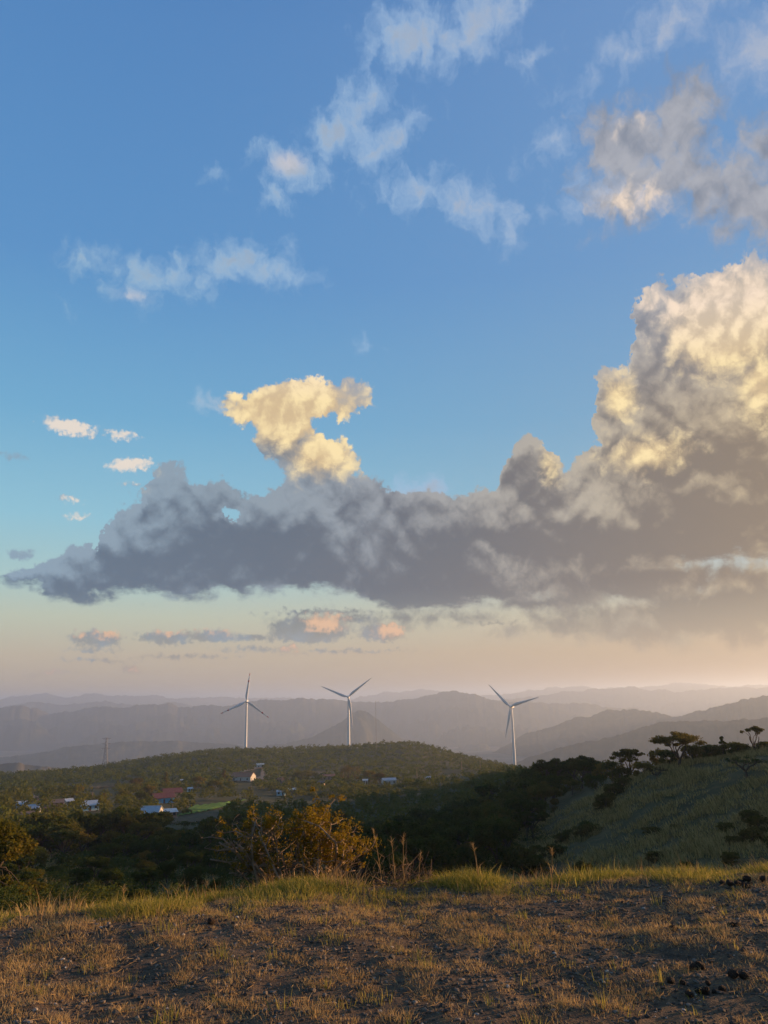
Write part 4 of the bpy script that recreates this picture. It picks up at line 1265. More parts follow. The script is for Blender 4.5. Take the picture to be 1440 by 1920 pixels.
def pylon(px, top_y, r, H, label):
    d = ray(px, top_y); h = math.hypot(d[0], d[1])
    x, y = d[0] / h * r, d[1] / h * r
    ztop = EYE[2] + r * d[2] / h
    z0 = ztop - H
    t = thing('transmission_pylon', label, 'pylon', (x, y, z0), 0.35)
    wd = lambda z: 8.0 - 5.4 * min(1, z / (H * 0.62)) if z < H * 0.62 else 2.6 - 1.6 * (z - H * 0.62) / (H * 0.38)
    lv = [0, H * 0.16, H * 0.30, H * 0.42, H * 0.52, H * 0.62, H * 0.72, H * 0.82, H * 0.92, H]
    for sx, sy in ((-1, -1), (1, -1), (1, 1), (-1, 1)):
        MB().tube([(sx * wd(z), sy * wd(z), z) for z in lv], [0.48] * len(lv), 4).build('leg', M_steel, t)
    br = MB()
    for a, b in zip(lv[:-1], lv[1:]):
        for (p1, p2) in (((-1, -1), (1, -1)), ((1, -1), (1, 1)), ((1, 1), (-1, 1)), ((-1, 1), (-1, -1))):
            br.tube([(p1[0] * wd(a), p1[1] * wd(a), a), (p2[0] * wd(b), p2[1] * wd(b), b)], [0.26] * 2, 4)
            br.tube([(p2[0] * wd(a), p2[1] * wd(a), a), (p1[0] * wd(b), p1[1] * wd(b), b)], [0.26] * 2, 4)
    br.build('bracing', M_steel, t)
    for z in (H * 0.66, H * 0.81, H * 0.96):
        ar = MB()
        for s in (-1, 1):
            ar.tube([(s * 1.5, 0, z), (s * 10.5, 0, z + 0.3)], [0.45, 0.28], 4)
            ar.tube([(s * 1.5, 0, z + 2.8), (s * 10.5, 0, z + 0.3)], [0.32, 0.22], 4)
            ar.tube([(s * 4, 0, z + 0.1), (s * 4, 0, z + 1.3)], [0.12] * 2, 4)
        ao = ar.build('crossarm', M_steel, t)
        for s in (-1, 1):
            MB().tube([(s * 10.0, 0, z + 0.2), (s * 10.0, 0, z - 2.4)], [0.22] * 2, 5).build('insulator', M_tower, ao)


pylon(200, 1383, 2100, 78.0, 'hazy lattice power pylon with three crossarms beyond the wooded shoulder')

p = at(706, 1080, 1440)
ztop = EYE[2] + 1080 * ray(703, 1314)[2] / math.hypot(*ray(703, 1314)[:2])
HM = ztop - p[2]
t = thing('guyed_mast', 'very thin tall lattice mast right of the middle wind turbine', 'mast', p)
for k_ in range(3):
    a = 2 * PI * k_ / 3
    MB().tube([(0.28 * math.cos(a), 0.28 * math.sin(a), 0), (0.28 * math.cos(a), 0.28 * math.sin(a), HM)], [0.07] * 2, 4).build('leg', M_steel, t)
br = MB()
nb = 60
for i in range(nb):
    a0, a1 = 2 * PI * (i % 3) / 3, 2 * PI * ((i + 1) % 3) / 3
    br.tube([(0.28 * math.cos(a0), 0.28 * math.sin(a0), HM * i / nb), (0.28 * math.cos(a1), 0.28 * math.sin(a1), HM * (i + 1) / nb)], [0.05] * 2, 3)
br.build('bracing', M_steel, t)

# ---------------------------------------------------------------- wooden utility poles
M_pole = plain('pole_wood', (0.20, 0.13, 0.085), 0.85, 0.3, 3.0)


def pole(px, base, topy, label, arm=True, r=None, th=0.16):
    p = hit(px, base, 60, 1400) if r is None else at(px, r, base)
    H = px_size(p, base - topy)
    t = thing('utility_pole', label, 'pole', p, RNG.uniform(-0.4, 0.4))
    MB().tube([(0, 0, -0.5), (0, 0, H * 0.5), (0, 0, H)], [th * 1.2, th, th * 0.8], 7).build('shaft', M_pole, t, True)
    if arm:
        MB().box((0, -0.1, H * 0.93), (1.8, 0.10, 0.12)).build('crossarm', M_pole, t)
        for s in (-0.8, 0, 0.8):
            MB().tube([(s, -0.1, H * 0.93 + 0.05), (s, -0.1, H * 0.93 + 0.28)], [0.05, 0.03], 5).build('insulator', M_white, t)


pole(70, 1512, 1498, 'short sunlit pole between the white house and the grey-brown roof', th=0.22)
pole(172, 1508, 1486, 'sunlit pole behind the long pale blue roof', th=0.2)
pole(471, 1482, 1460, 'thin pole just below the white gabled house', False)
pole(866, 1455, 1429, 'taller left one of the two pale poles on the far slope near the right turbine', False, th=0.3)
pole(901, 1450, 1426, 'right one of the two pale poles left of the right turbine', False, th=0.3)
pole(910, 1456, 1443, 'short post beside the right pale pole', False, th=0.25)
pole(644, 1464, 1449, 'short pole behind the long brown building', False, th=0.25)
pole(782, 1466, 1440, 'dark pole beside the small grey-roofed hut', True, th=0.2)
pole(323, 1522, 1508, 'wooden post at the upper edge of the green field', False, th=0.14)
pole(352, 1516, 1504, 'second wooden post along the green field, right of the first', False, th=0.14)

# ---------------------------------------------------------------- trees of the valley
KIND = [tree_meshes('valley_tree_%d' % i, s, 200 + i, H, Wd, per, lf, lm) for i, (s, H, Wd, per, lf, lm) in enumerate([
    ('round', 8.0, 9.0, 62, 0.36, M_leaf_dark), ('round', 9.5, 8.5, 62, 0.36, M_leaf_mid), ('umbrella', 7.5, 10.0, 56, 0.34, M_leaf_dark),
    ('round', 6.5, 8.0, 58, 0.33, M_leaf_mid), ('umbrella', 8.5, 9.5, 56, 0.34, M_leaf_mid), ('round', 11.0, 8.0, 64, 0.38, M_leaf_dark),
    ('round', 7.5, 8.0, 56, 0.34, M_leaf_gold), ('round', 4.0, 5.6, 46, 0.26, M_leaf_mid)])]


NEAR = [tree_meshes('near_tree_%d' % i, s, 250 + i, H, Wd, per, lf, lm) for i, (s, H, Wd, per, lf, lm) in enumerate([
    ('round', 6.0, 7.0, 330, 0.15, M_leaf_dark), ('round', 4.2, 5.6, 300, 0.13, M_leaf_mid), ('umbrella', 6.5, 8.0, 300, 0.14, M_leaf_dark), ('round', 7.0, 7.0, 330, 0.15, M_leaf_mid)])]


def px_of(x, y, z):
    d = np.array([x, y, z]) - EYE
    w = float(np.dot(d, c_f))
    return CX + F_PX * float(np.dot(d, c_r)) / w, CY - F_PX * float(np.dot(d, c_u)) / w


def in_quad(x, y, qd):
    s = 0
    for i in range(4):
        x0, y0 = qd[i]; x1, y1 = qd[(i + 1) % 4]
        cr = (x1 - x0) * (y - y0) - (y1 - y0) * (x - x0)
        s += 1 if cr > 0 else -1
    return abs(s) == 4


def clear_at(px, py, r, h_px):
    for (hx, hw, hr) in HOUSES:
        if abs(px - hx) < hw * 0.5 + 2 and hr - (48 + 34 * ((hx * 7.3) % 1.0) + (45 if hw > 30 else 0)) < r < hr + 10:
            return False
    for qd in FIELDS:
        if any(in_quad(px, py - h_px * q_, qd) for q_ in (0.0, 0.3, 0.6, 0.85)):
            return False
    return True


rg = np.random.default_rng(42)
SPOTS = []          # x, y, r, px, py
cell = {}


def try_spot(x, y, gap):
    kx, ky = int(x // 8), int(y // 8)
    for a in range(-2, 3):
        for b in range(-2, 3):
            for (ox, oy) in cell.get((kx + a, ky + b), ()):
                if (ox - x) ** 2 + (oy - y) ** 2 < gap * gap:
                    return False
    cell.setdefault((kx, ky), []).append((x, y))
    return True


VALLEY = []
# a close row of tall trees behind the brown field at left
for i in range(22):
    px = 58 + i * 11.5 + rg.uniform(-4, 4)
    py = 1602 - max(0, (px - 60)) * 0.085 + rg.uniform(-3, 3)
    p = hit(px, py, 60, 600)
    VALLEY.append((p, math.hypot(p[0], p[1]), px, py, 'row'))
    cell.setdefault((int(p[0] // 8), int(p[1] // 8)), []).append((p[0], p[1]))
rr_ = np.sqrt(rg.uniform(70 ** 2, 620 ** 2, 11000)); aa_ = np.radians(rg.uniform(-28.5, 14.5, 11000))
xx_, yy_ = np.sin(aa_) * rr_, np.cos(aa_) * rr_
zz_ = ground_z(xx_, yy_)
open_ = fbm(xx_ / 55.0, yy_ / 55.0, 3, 77)
for x, y, z, r, fo in zip(xx_, yy_, zz_, rr_, open_):
    if fo < (-0.20 if r > 260 else -0.36):
        continue
    px, py = px_of(x, y, z)
    if px > 960 + (r - 110) * 1.3:      # grass of the right-hand hillside stays open
        continue
    h_px = 8.0 * F_PX / r
    if not clear_at(px, py, r, h_px):
        continue
    if not try_spot(x, y, 6.2 if r < 300 else 7.6):
        continue
    VALLEY.append((np.array([x, y, z]), r, px, py, 'wood'))
VALLEY.sort(key=lambda t: t[1])
LANDMARKS = [(305, 1495, 'blue-walled house'), (290, 1528, 'grey-roofed farm building'), (410, 1515, 'green field'), (150, 1597, 'brown field'), (456, 1455, 'white gabled house'), (545, 1560, 'orange bush'),
             (735, 1590, 'tall dry stalks'), (1036, 1460, 'big domed tree'), (950, 1560, 'forked-trunk tree'), (778, 1560, 'broad gully tree'), (10, 1570, 'golden edge tree'), (729, 1462, 'white cottage'),
             (167, 1513, 'pale blue roof'), (60, 1522, 'white house at left'), (616, 1457, 'long brown building'), (872, 1530, 'dense gully tree'), (1090, 1455, 'bare-trunked acacia'), (130, 1690, 'pale grass at left'),
             (527, 1488, 'pale blue house'), (360, 1660, 'short yellow grass bunch'), (900, 1620, 'bent dry stalk')]
ORD = ['', 'second ', 'third ', 'fourth ', 'fifth ', 'sixth ', 'seventh ', 'eighth ', 'ninth ', 'tenth ', 'eleventh ', 'twelfth ']
ORD += ['%dth ' % i for i in range(13, 60)]
_seen = {}


def by_landmark(kind, px, py, marks):
    """a label that tells a thing from its look-alikes: its rank by distance from the nearest landmark"""
    d, mx, my, nm = min(((mx - px) ** 2 + (my - py) ** 2, mx, my, nm) for mx, my, nm in marks)
    side = ('left of' if px < mx else 'right of') if abs(px - mx) > abs(py - my) else ('above' if py < my else 'below')
    key = (kind, side, nm)
    i = _seen.get(key, 0)
    _seen[key] = i + 1
    return '%s, %snearest %s the %s' % (kind, ORD[i], side, nm)


INDIV = VALLEY[:285]
REST = VALLEY[285:]
MARKED = []
for (p, r, px, py, zone) in INDIV:
    if zone == 'row':
        kd = int(rg.choice([0, 5, 1])); sc = rg.uniform(0.82, 1.05)
        lab, grp = 'tall row tree', 'close row of dark trees'
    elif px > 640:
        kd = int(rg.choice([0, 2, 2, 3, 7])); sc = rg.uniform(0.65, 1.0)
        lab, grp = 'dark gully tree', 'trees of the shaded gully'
    elif r < 190:
        kd = int(rg.choice([3, 7, 7, 0, 3])); sc = rg.uniform(0.6, 0.95)
        lab, grp = 'bushy hollow tree', 'trees of the hollow below the crest'
    else:
        kd = int(rg.choice([0, 1, 3, 4, 6, 7])); sc = rg.uniform(0.65, 1.0)
        lab, grp = 'small village slope tree', 'trees on the slope below the village'
    src = KIND[kd]
    if r < 185 and zone != 'row':
        src = NEAR[int(rg.choice([0, 1, 2, 3]))]; sc = rg.uniform(0.7, 1.1)
        if px < 640:
            sc *= float(np.interp(r, [70, 110, 185], [0.34, 0.5, 0.8]))
    MARKED.append((src, lab, grp, p, px, py, sc))
MARKED.sort(key=lambda t: min((mx - t[4]) ** 2 + (my - t[5]) ** 2 for mx, my, _ in LANDMARKS))
for (src, lab, grp, p, px, py, sc) in MARKED:
    lab = by_landmark(lab, px, py - 20, LANDMARKS)
    plant_tree(src, lab, p, (sc * rg.uniform(0.9, 1.1), sc * rg.uniform(0.9, 1.1), sc * rg.uniform(0.88, 1.15)), rg.uniform(0, 6.28), grp, 'valley_tree')

# single trees of the village that catch the last sun
for (px, base, topy, w, seed, lm, style, lab) in [
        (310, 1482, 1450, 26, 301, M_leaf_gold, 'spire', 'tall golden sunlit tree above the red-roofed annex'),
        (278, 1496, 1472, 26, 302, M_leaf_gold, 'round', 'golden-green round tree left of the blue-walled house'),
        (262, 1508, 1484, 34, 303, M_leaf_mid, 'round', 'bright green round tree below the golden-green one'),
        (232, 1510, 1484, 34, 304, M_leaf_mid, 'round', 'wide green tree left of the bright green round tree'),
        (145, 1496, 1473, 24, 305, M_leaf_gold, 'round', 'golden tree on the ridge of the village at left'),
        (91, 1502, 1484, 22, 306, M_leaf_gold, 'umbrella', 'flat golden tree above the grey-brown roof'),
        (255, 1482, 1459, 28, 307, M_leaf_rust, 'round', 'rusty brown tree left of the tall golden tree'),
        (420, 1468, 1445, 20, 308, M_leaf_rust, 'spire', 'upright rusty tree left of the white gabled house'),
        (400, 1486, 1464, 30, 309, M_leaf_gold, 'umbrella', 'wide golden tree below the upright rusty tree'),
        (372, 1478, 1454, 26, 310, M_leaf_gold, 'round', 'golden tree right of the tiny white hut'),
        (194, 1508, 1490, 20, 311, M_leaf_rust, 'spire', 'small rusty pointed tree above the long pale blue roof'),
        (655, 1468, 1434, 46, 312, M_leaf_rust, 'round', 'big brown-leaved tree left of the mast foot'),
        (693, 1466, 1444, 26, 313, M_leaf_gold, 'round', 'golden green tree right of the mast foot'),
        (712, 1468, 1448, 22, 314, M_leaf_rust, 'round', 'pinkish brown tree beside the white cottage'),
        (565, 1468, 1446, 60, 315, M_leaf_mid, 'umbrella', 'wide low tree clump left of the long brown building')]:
    p = hit(px, base, 200, 1200)
    plant_tree(tree_meshes('village_tree', style, seed, px_size(p, base - topy), px_size(p, w), 60, 0.42, lm), lab, p, 1.0, 0.0, None, 'village_tree')


# ---------------------------------------------------------------- woods too many to count
def forest(name, pts, hs, ws, per, leaf, mat, seed, label):
    rng = np.random.default_rng(seed)
    N = len(pts)
    pts = np.asarray(pts)
    idx = np.repeat(np.arange(N), per)
    nn = len(idx)
    d = rng.normal(size=(nn, 3)); d /= np.linalg.norm(d, axis=1)[:, None]
    d[:, 2] = np.abs(d[:, 2]) * 1.1 - 0.12
    # a few lobes per crown
    lob = rng.normal(size=(N, 4, 3)); lob /= np.linalg.norm(lob, axis=2)[:, :, None]
    lob[:, :, 2] = np.abs(lob[:, :, 2])
    lk = lob[idx, rng.integers(0, 4, nn)]
    q = 0.62 * d * (rng.uniform(0.3, 1, nn) ** 0.4)[:, None] + 0.45 * lk
    cen = np.stack([q[:, 0] * ws[idx] / 2, q[:, 1] * ws[idx] / 2, hs[idx] * (0.30 + 0.62 * q[:, 2])], -1) + pts[idx]
    v, f = leaf_quads(cen, leaf, rng, 0.45)
    tone_ = np.repeat(rng.uniform(0, 1, N)[idx], 4)
    o = link(name, mesh_np(name, v, f, [mat], fattr={'tree_tone': tone_}))
    return stuff(o, label, 'woods')


rp = [p for (p, r, px, py, z_) in REST]
forest('woods', rp, rg.uniform(3.8, 9.5, len(rp)), rg.uniform(6.0, 11, len(rp)), 95, 0.60, M_forest, 5, 'scattered village woods between the houses')
fp = []
cell = {}
rr_ = np.sqrt(rg.uniform(600 ** 2, 1480 ** 2, 22000)); aa_ = np.radians(rg.uniform(-29, 15.0, 22000))
xx_, yy_ = np.sin(aa_) * rr_, np.cos(aa_) * rr_
zz_ = ground_z(xx_, yy_)
open_ = fbm(xx_ / 80.0, yy_ / 80.0, 3, 78)
for x, y, z, r, fo in zip(xx_, yy_, zz_, rr_, open_):
    px, py = px_of(x, y, z)
    if r < 980 and fo < -0.34:
        continue
    if not clear_at(px, py, r, 6.0 * F_PX / r):
        continue
    if not try_spot(x, y, 7.4):
        continue
    fp.append((x, y, z))
    if len(fp) >= 6500:
        break
forest('hill_woods', fp, 3.8 + 6.2 * rg.uniform(0, 1, len(fp)) ** 1.7, rg.uniform(6.5, 12.5, len(fp)), 31, 0.98, M_forest, 6, 'low green woods covering the hill of the wind turbines')
# woods of the ridge that goes on to the right, out of the picture
aa_ = np.radians(rg.uniform(29.5, 60, 700)); rr_ = rg.uniform(125, 900, 700)
xx_, yy_ = np.sin(aa_) * rr_, np.cos(aa_) * rr_
fp = np.stack([xx_, yy_, ground_z(xx_, yy_)], -1)
forest('ridge_woods', fp, rg.uniform(3.5, 6.5, len(fp)), rg.uniform(6, 11, len(fp)), 30, 1.0, M_forest, 8, 'trees on the ridge going on at right')

# ================================================================ undergrowth and hillside grass


def blades(base, h, w, lean, rng, bend=0.5):
    """grass blades: tapered, bent over; base (n,3), heights, widths, lean (n,2) sideways reach per height"""
    n_ = len(base)
    a = rng.uniform(0, 2 * PI, n_)
    side = np.stack([np.cos(a), np.sin(a), np.zeros(n_)], -1) * (w / 2)[:, None]
    up = np.array([0, 0, 1.0])
    L3 = np.concatenate([lean, np.zeros((n_, 1))], 1)
    mid = base + up * (h * 0.55)[:, None] + L3 * (h * 0.35)[:, None]
    tip = base + up * (h * (1 - 0.25 * bend * np.linalg.norm(lean, axis=1)))[:, None] + L3 * h[:, None]
    v = np.stack([base - side, base + side, mid + side * 0.75, mid - side * 0.75, tip], 1).reshape(-1, 3)
    o = np.arange(n_)[:, None] * 5
    return v, o + np.array([[0, 1, 2, 3]]), o + np.array([[3, 2, 4]])


def tufts(name, cen, nb, h, spread, width, mat, seed, label, splay=0.55, parent=None, hvar=0.45):
    rng = np.random.default_rng(seed)
    N = len(cen)
    idx = np.repeat(np.arange(N), nb)
    nn = len(idx)
    d = rng.normal(size=(nn, 2)) * (spread[idx] * 0.5)[:, None]
    base = cen[idx] + np.concatenate([d, np.zeros((nn, 1))], 1)
    base[:, 2] -= 0.01
    lean = d / (spread[idx] * 0.5)[:, None] * splay * 0.5 + rng.normal(size=(nn, 2)) * splay * 0.4 + np.array([-0.10, 0.02])
    hh = h[idx] * rng.uniform(1 - hvar, 1 + hvar, nn)
    v, f4, f3 = blades(base, hh, width * rng.uniform(0.6, 1.4, nn), lean, rng)
    return stuff(link(name, mesh_np(name, v, [f4, f3], [mat])), label, 'grass')


rh = np.random.default_rng(11)
# right-hand hillside
N = 30000
r = np.sqrt(rh.uniform(62 ** 2, 165 ** 2, N)); a = np.radians(rh.uniform(4.5, 28.5, N))
x, y = np.sin(a) * r, np.cos(a) * r
keep = fbm(x / 5.0, y / 5.0, 3, 91) + 0.6 * fbm(x / 1.7, y / 1.7, 2, 92) > -0.12
x, y = x[keep], y[keep]
cen = np.stack([x, y, ground_z(x, y)], -1)
sz = np.clip(0.50 + 0.55 * fbm(x / 6.0, y / 6.0, 3, 93), 0.15, 1.1) * rh.uniform(0.6, 1.25, len(x))
tufts('hillside_grass', cen, 5, sz, 0.75 * np.ones(len(x)), 0.085, M_slope, 12, 'dull green grass covering the right-hand hillside', 0.5)
# hollow below the crest
N = 5500
r = np.sqrt(rh.uniform(40 ** 2, 230 ** 2, N)); a = np.radians(rh.uniform(-28.5, 5.0, N))
x, y = np.sin(a) * r, np.cos(a) * r
cen = np.stack([x, y, ground_z(x, y)], -1)
tufts('hollow_grass', cen, 6, rh.uniform(0.3, 0.8, N), 1.1 * np.ones(N), 0.13, M_slope, 13, 'rough grass in the shaded hollow below the crest', 0.5)
# scrub thicket closing the ground between the valley trees
N = 1500
r = np.sqrt(rh.uniform(62 ** 2, 330 ** 2, N)); a = np.radians(rh.uniform(-28.5, 11.0, N))
x, y = np.sin(a) * r, np.cos(a) * r
pr = np.degrees(a)
pz = ground_z(x, y)
kp = []
for i in range(N):
    px, py = px_of(x[i], y[i], pz[i])
    ok = clear_at(px, py, r[i], 2.0 * F_PX / r[i]) and not (px > 960 + (r[i] - 110) * 1.3)
    kp.append(ok)
kp = np.array(kp)
cen = np.stack([x, y, pz], -1)[kp]
nr_ = np.hypot(cen[:, 0], cen[:, 1]) < 150
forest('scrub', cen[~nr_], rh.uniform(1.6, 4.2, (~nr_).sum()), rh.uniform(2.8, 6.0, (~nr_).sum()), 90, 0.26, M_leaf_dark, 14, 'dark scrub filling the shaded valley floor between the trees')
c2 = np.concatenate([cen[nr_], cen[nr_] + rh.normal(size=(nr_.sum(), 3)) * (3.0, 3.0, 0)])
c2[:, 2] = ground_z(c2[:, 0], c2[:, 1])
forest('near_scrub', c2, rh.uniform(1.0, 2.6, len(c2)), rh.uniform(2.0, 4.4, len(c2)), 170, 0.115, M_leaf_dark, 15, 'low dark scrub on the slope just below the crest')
# single shrubs standing in the hillside grass
SHRUB = [tree_meshes('shrub_%d' % i, 'round', 400 + i, 1.5, 2.6, 60, 0.11, lm) for i, lm in enumerate((M_leaf_acacia, M_leaf_mid, M_leaf_acacia))]
sh_ = []
for i in range(46):
    if i < 22:           # along the foot and left flank of the open grass
        aa_ = math.radians(rh.uniform(8.0, 16.5)); r_ = 112 + (math.degrees(aa_) - 9.3) * 6.0 + rh.uniform(-16, 8)
    elif i < 36:         # low on the slope
        aa_ = math.radians(rh.uniform(14.0, 27.8)); r_ = rh.uniform(74, 92)
    else:
        aa_ = math.radians(rh.uniform(13.0, 27.8)); r_ = rh.uniform(90, 146)
    p = on_ground(math.sin(aa_) * r_, math.cos(aa_) * r_)
    sh_.append((p, *px_of(*p), rh.uniform(0.5, 1.25) * (1.3 if i < 22 else 0.75)))
HM_ = [(1277, 1440, 'largest hillside acacia'), (1181, 1460, 'bare-trunked acacia'), (1400, 1450, 'gnarled bare tree'), (1036, 1490, 'big domed tree'), (950, 1590, 'forked-trunk tree'), (1095, 1640, 'thick grass bunch on the mound'), (1396, 1640, 'large dung pile')]
sh_.sort(key=lambda t: min((mx - t[1]) ** 2 + (my - t[2]) ** 2 for mx, my, _ in HM_))
for i, (p, px, py, sc) in enumerate(sh_):
    plant_tree(SHRUB[i % 3], by_landmark('low hillside shrub', px, py, HM_), p, (sc * rh.uniform(0.8, 1.4), sc, sc * rh.uniform(0.7, 1.2)), rh.uniform(0, 6.28), 'shrubs of the hillside', 'shrub', 'shrub')

# ================================================================ the near ground


def crest_r(az_deg):
    cols = [(-27, 7.3), (-25, 7.4), (-18.5, 7.5), (-11.5, 7.8), (-5.5, 8.2), (5, 8.3), (13, 8.3), (18, 8.4), (26, 8.6), (29, 8.6)]
    return np.interp(az_deg, [c[0] for c in cols], [c[1] for c in cols])


rf = np.random.default_rng(21)
# dry, cropped tufts on the gravel
N = 24000
r = np.sqrt(rf.uniform(3.1 ** 2, 8.5 ** 2, N)); ad = rf.uniform(-35, 35, N)
x, y = np.sin(np.radians(ad)) * r, np.cos(np.radians(ad)) * r
den = 0.75 * fbm(x / 0.16, y / 0.16, 2, 61) + 0.22 * fbm(x / 0.9, y / 0.9, 2, 62) - 0.02 * (ad / 10.0)
keep = (den > 0.0) & (r < crest_r(ad) - 0.1)
x, y, dk = x[keep], y[keep], den[keep]
cen = np.stack([x, y, ground_z(x, y)], -1)
tufts('dry_tufts', cen, 12, (0.020 + 0.03 * np.clip(dk + 0.1, 0, 0.8)) * rf.uniform(0.6, 1.5, len(x)), 0.052 * rf.uniform(0.6, 1.6, len(x)), 0.0034, M_dry, 22, 'cropped dry brown grass tufts scattered on the gravel', 0.8)
N = 150
r = np.sqrt(rf.uniform(3.6 ** 2, 8.0 ** 2, N)); ad = rf.uniform(-28, 28, N)
x, y = np.sin(np.radians(ad)) * r, np.cos(np.radians(ad)) * r
cen = np.stack([x, y, ground_z(x, y)], -1)
tufts('green_tufts', cen, 18, rf.uniform(0.035, 0.085, N), 0.06 * np.ones(N), 0.0034, M_green, 23, 'small yellow-green grass tufts among the dry ones', 0.45)
# longer grass along the crest and just over it
N = 4800
ad = rf.uniform(-35, 35, N)
r = crest_r(ad) + np.where(rf.uniform(0, 1, N) < 0.72, rf.normal(0.1, 0.40, N), rf.uniform(-0.2, 2.6, N))
x, y = np.sin(np.radians(ad)) * r, np.cos(np.radians(ad)) * r
den = fbm(x / 0.7, y / 0.7, 3, 71)
keep = den > (-0.08 + 0.30 * np.clip((ad - 12) / 12, 0, 1) * (rf.uniform(0, 1, N) < 0.6))
x, y, ad, den = x[keep], y[keep], ad[keep], den[keep]
cen = np.stack([x, y, ground_z(x, y)], -1)
hh = (0.042 + 0.095 * np.clip(den, 0, 1)) * rf.uniform(0.6, 1.5, len(x)) * np.interp(ad, [-27, -5, 6, 16, 27], [0.95, 1.0, 1.25, 0.85, 0.95])
tufts('crest_grass', cen, 20, hh, 0.10 * rf.uniform(0.8, 1.6, len(x)), 0.0050, M_green, 24, 'sunlit yellow-green grass along the crest', 0.75)
N = 240
ad = rf.uniform(-35, 35, N)
r = crest_r(ad) + rf.normal(0.3, 0.4, N)
x, y = np.sin(np.radians(ad)) * r, np.cos(np.radians(ad)) * r
cen = np.stack([x, y, ground_z(x, y)], -1)
tufts('straw_grass', cen, 5, rf.uniform(0.06, 0.20, N), 0.07 * np.ones(N), 0.0045, M_straw, 25, 'bleached dry grass stems along the crest', 0.45)

# broken straw lying about
N = 2600
rl = np.random.default_rng(26)
r = np.sqrt(rl.uniform(3.6 ** 2, 8.6 ** 2, N)); ad = rl.uniform(-35, 35, N)
x, y = np.sin(np.radians(ad)) * r, np.cos(np.radians(ad)) * r
aw = rl.uniform(0, 2 * PI, N)
lr_ = rl.uniform(0.02, 0.10, N)
dx, dy = np.cos(aw) * lr_ / 2, np.sin(aw) * lr_ / 2
wv = np.stack([-np.sin(aw), np.cos(aw), np.zeros(N)], -1) * 0.0016
e0 = np.stack([x - dx, y - dy, ground_z(x - dx, y - dy) + rl.uniform(0.004, 0.02, N)], -1)
e1 = np.stack([x + dx, y + dy, ground_z(x + dx, y + dy) + rl.uniform(0.004, 0.03, N)], -1)
v = np.stack([e0 - wv, e0 + wv, e1 + wv, e1 - wv, (e0 + e1) / 2 + (0, 0, 0.003)], 1).reshape(-1, 3)
o_ = np.arange(N)[:, None] * 5
stuff(link('straw_litter', mesh_np('straw_litter', v, [np.concatenate([o_ + [[0, 1, 4]], o_ + [[1, 2, 4]], o_ + [[2, 3, 4]], o_ + [[3, 0, 4]]])], [M_straw])), 'bits of broken straw lying on the near ground', 'litter')

# clumps one can pick out on the crest
for (px, hgt_, nb, sp_, lab) in [(900, 0.19, 80, 0.22, 'bright green bunch of grass on the crest left of the centre mound'), (1095, 0.19, 130, 0.30, 'thick green grass bunch on the small mound right of centre'),
                                 (835, 0.17, 70, 0.20, 'upright yellow-green grass bunch near the dead twigs'), (640, 0.24, 80, 0.22, 'arching straw-coloured grass bunch right of the orange bush'),
                                 (360, 0.15, 70, 0.22, 'short yellow grass bunch on the crest left of the orange bush'), (95, 0.20, 80, 0.26, 'feathery pale grass bunch on the crest at far left')]:
    aa_ = ang(px, 1640)[0]
    p = at(px, float(crest_r(aa_)) - 0.05, 1640)
    rng = np.random.default_rng(int(px))
    d = rng.normal(size=(nb, 2)) * sp_ * 0.5
    v, f4, f3 = blades(np.concatenate([d, np.full((nb, 1), -0.02)], 1), hgt_ * rng.uniform(0.5, 1.15, nb), 0.006 * rng.uniform(0.6, 1.4, nb), d / sp_ * 0.7 + rng.normal(size=(nb, 2)) * 0.30, rng)
    tag(link('grass_bunch', mesh_np('grass_bunch', v, [f4, f3], [M_straw if 'straw' in lab or 'pale' in lab else M_green]), None, p), lab, 'grass')

# ---------------------------------------------------------------- gravel
ico = np.array([(0, 0, 1), (0.894, 0, 0.447), (0.276, 0.851, 0.447), (-0.724, 0.526, 0.447), (-0.724, -0.526, 0.447), (0.276, -0.851, 0.447),
                (0.724, 0.526, -0.447), (-0.276, 0.851, -0.447), (-0.894, 0, -0.447), (-0.276, -0.851, -0.447), (0.724, -0.526, -0.447), (0, 0, -1)])
icof = np.array([(0, 1, 2), (0, 2, 3), (0, 3, 4), (0, 4, 5), (0, 5, 1), (1, 6, 2), (2, 7, 3), (3, 8, 4), (4, 9, 5), (5, 10, 1), (6, 7, 2), (7, 8, 3), (8, 9, 4), (9, 10, 5), (10, 6, 1),
                 (11, 7, 6), (11, 8, 7), (11, 9, 8), (11, 10, 9), (11, 6, 10)])
mg, k, out = new_mat('gravel_stone')
geo = k.new('ShaderNodeNewGeometry')
c = k.ramp(geo.outputs['Random Per Island'], [(0.0, (0.034, 0.028, 0.024)), (0.5, (0.075, 0.060, 0.048)), (0.85, (0.14, 0.108, 0.080)), (0.97, (0.20, 0.165, 0.13)), (1.0, (0.36, 0.33, 0.29))])
c = k.mix(k.smooth(k.noise(geo.outputs['Position'], 60.0, 4.0, 0.6, dim='3D'), 0.4, 0.7, 0.0, 0.5), c, (0.10, 0.075, 0.055, 1))
principled(k, out, c, 0.85, spec=0.2)


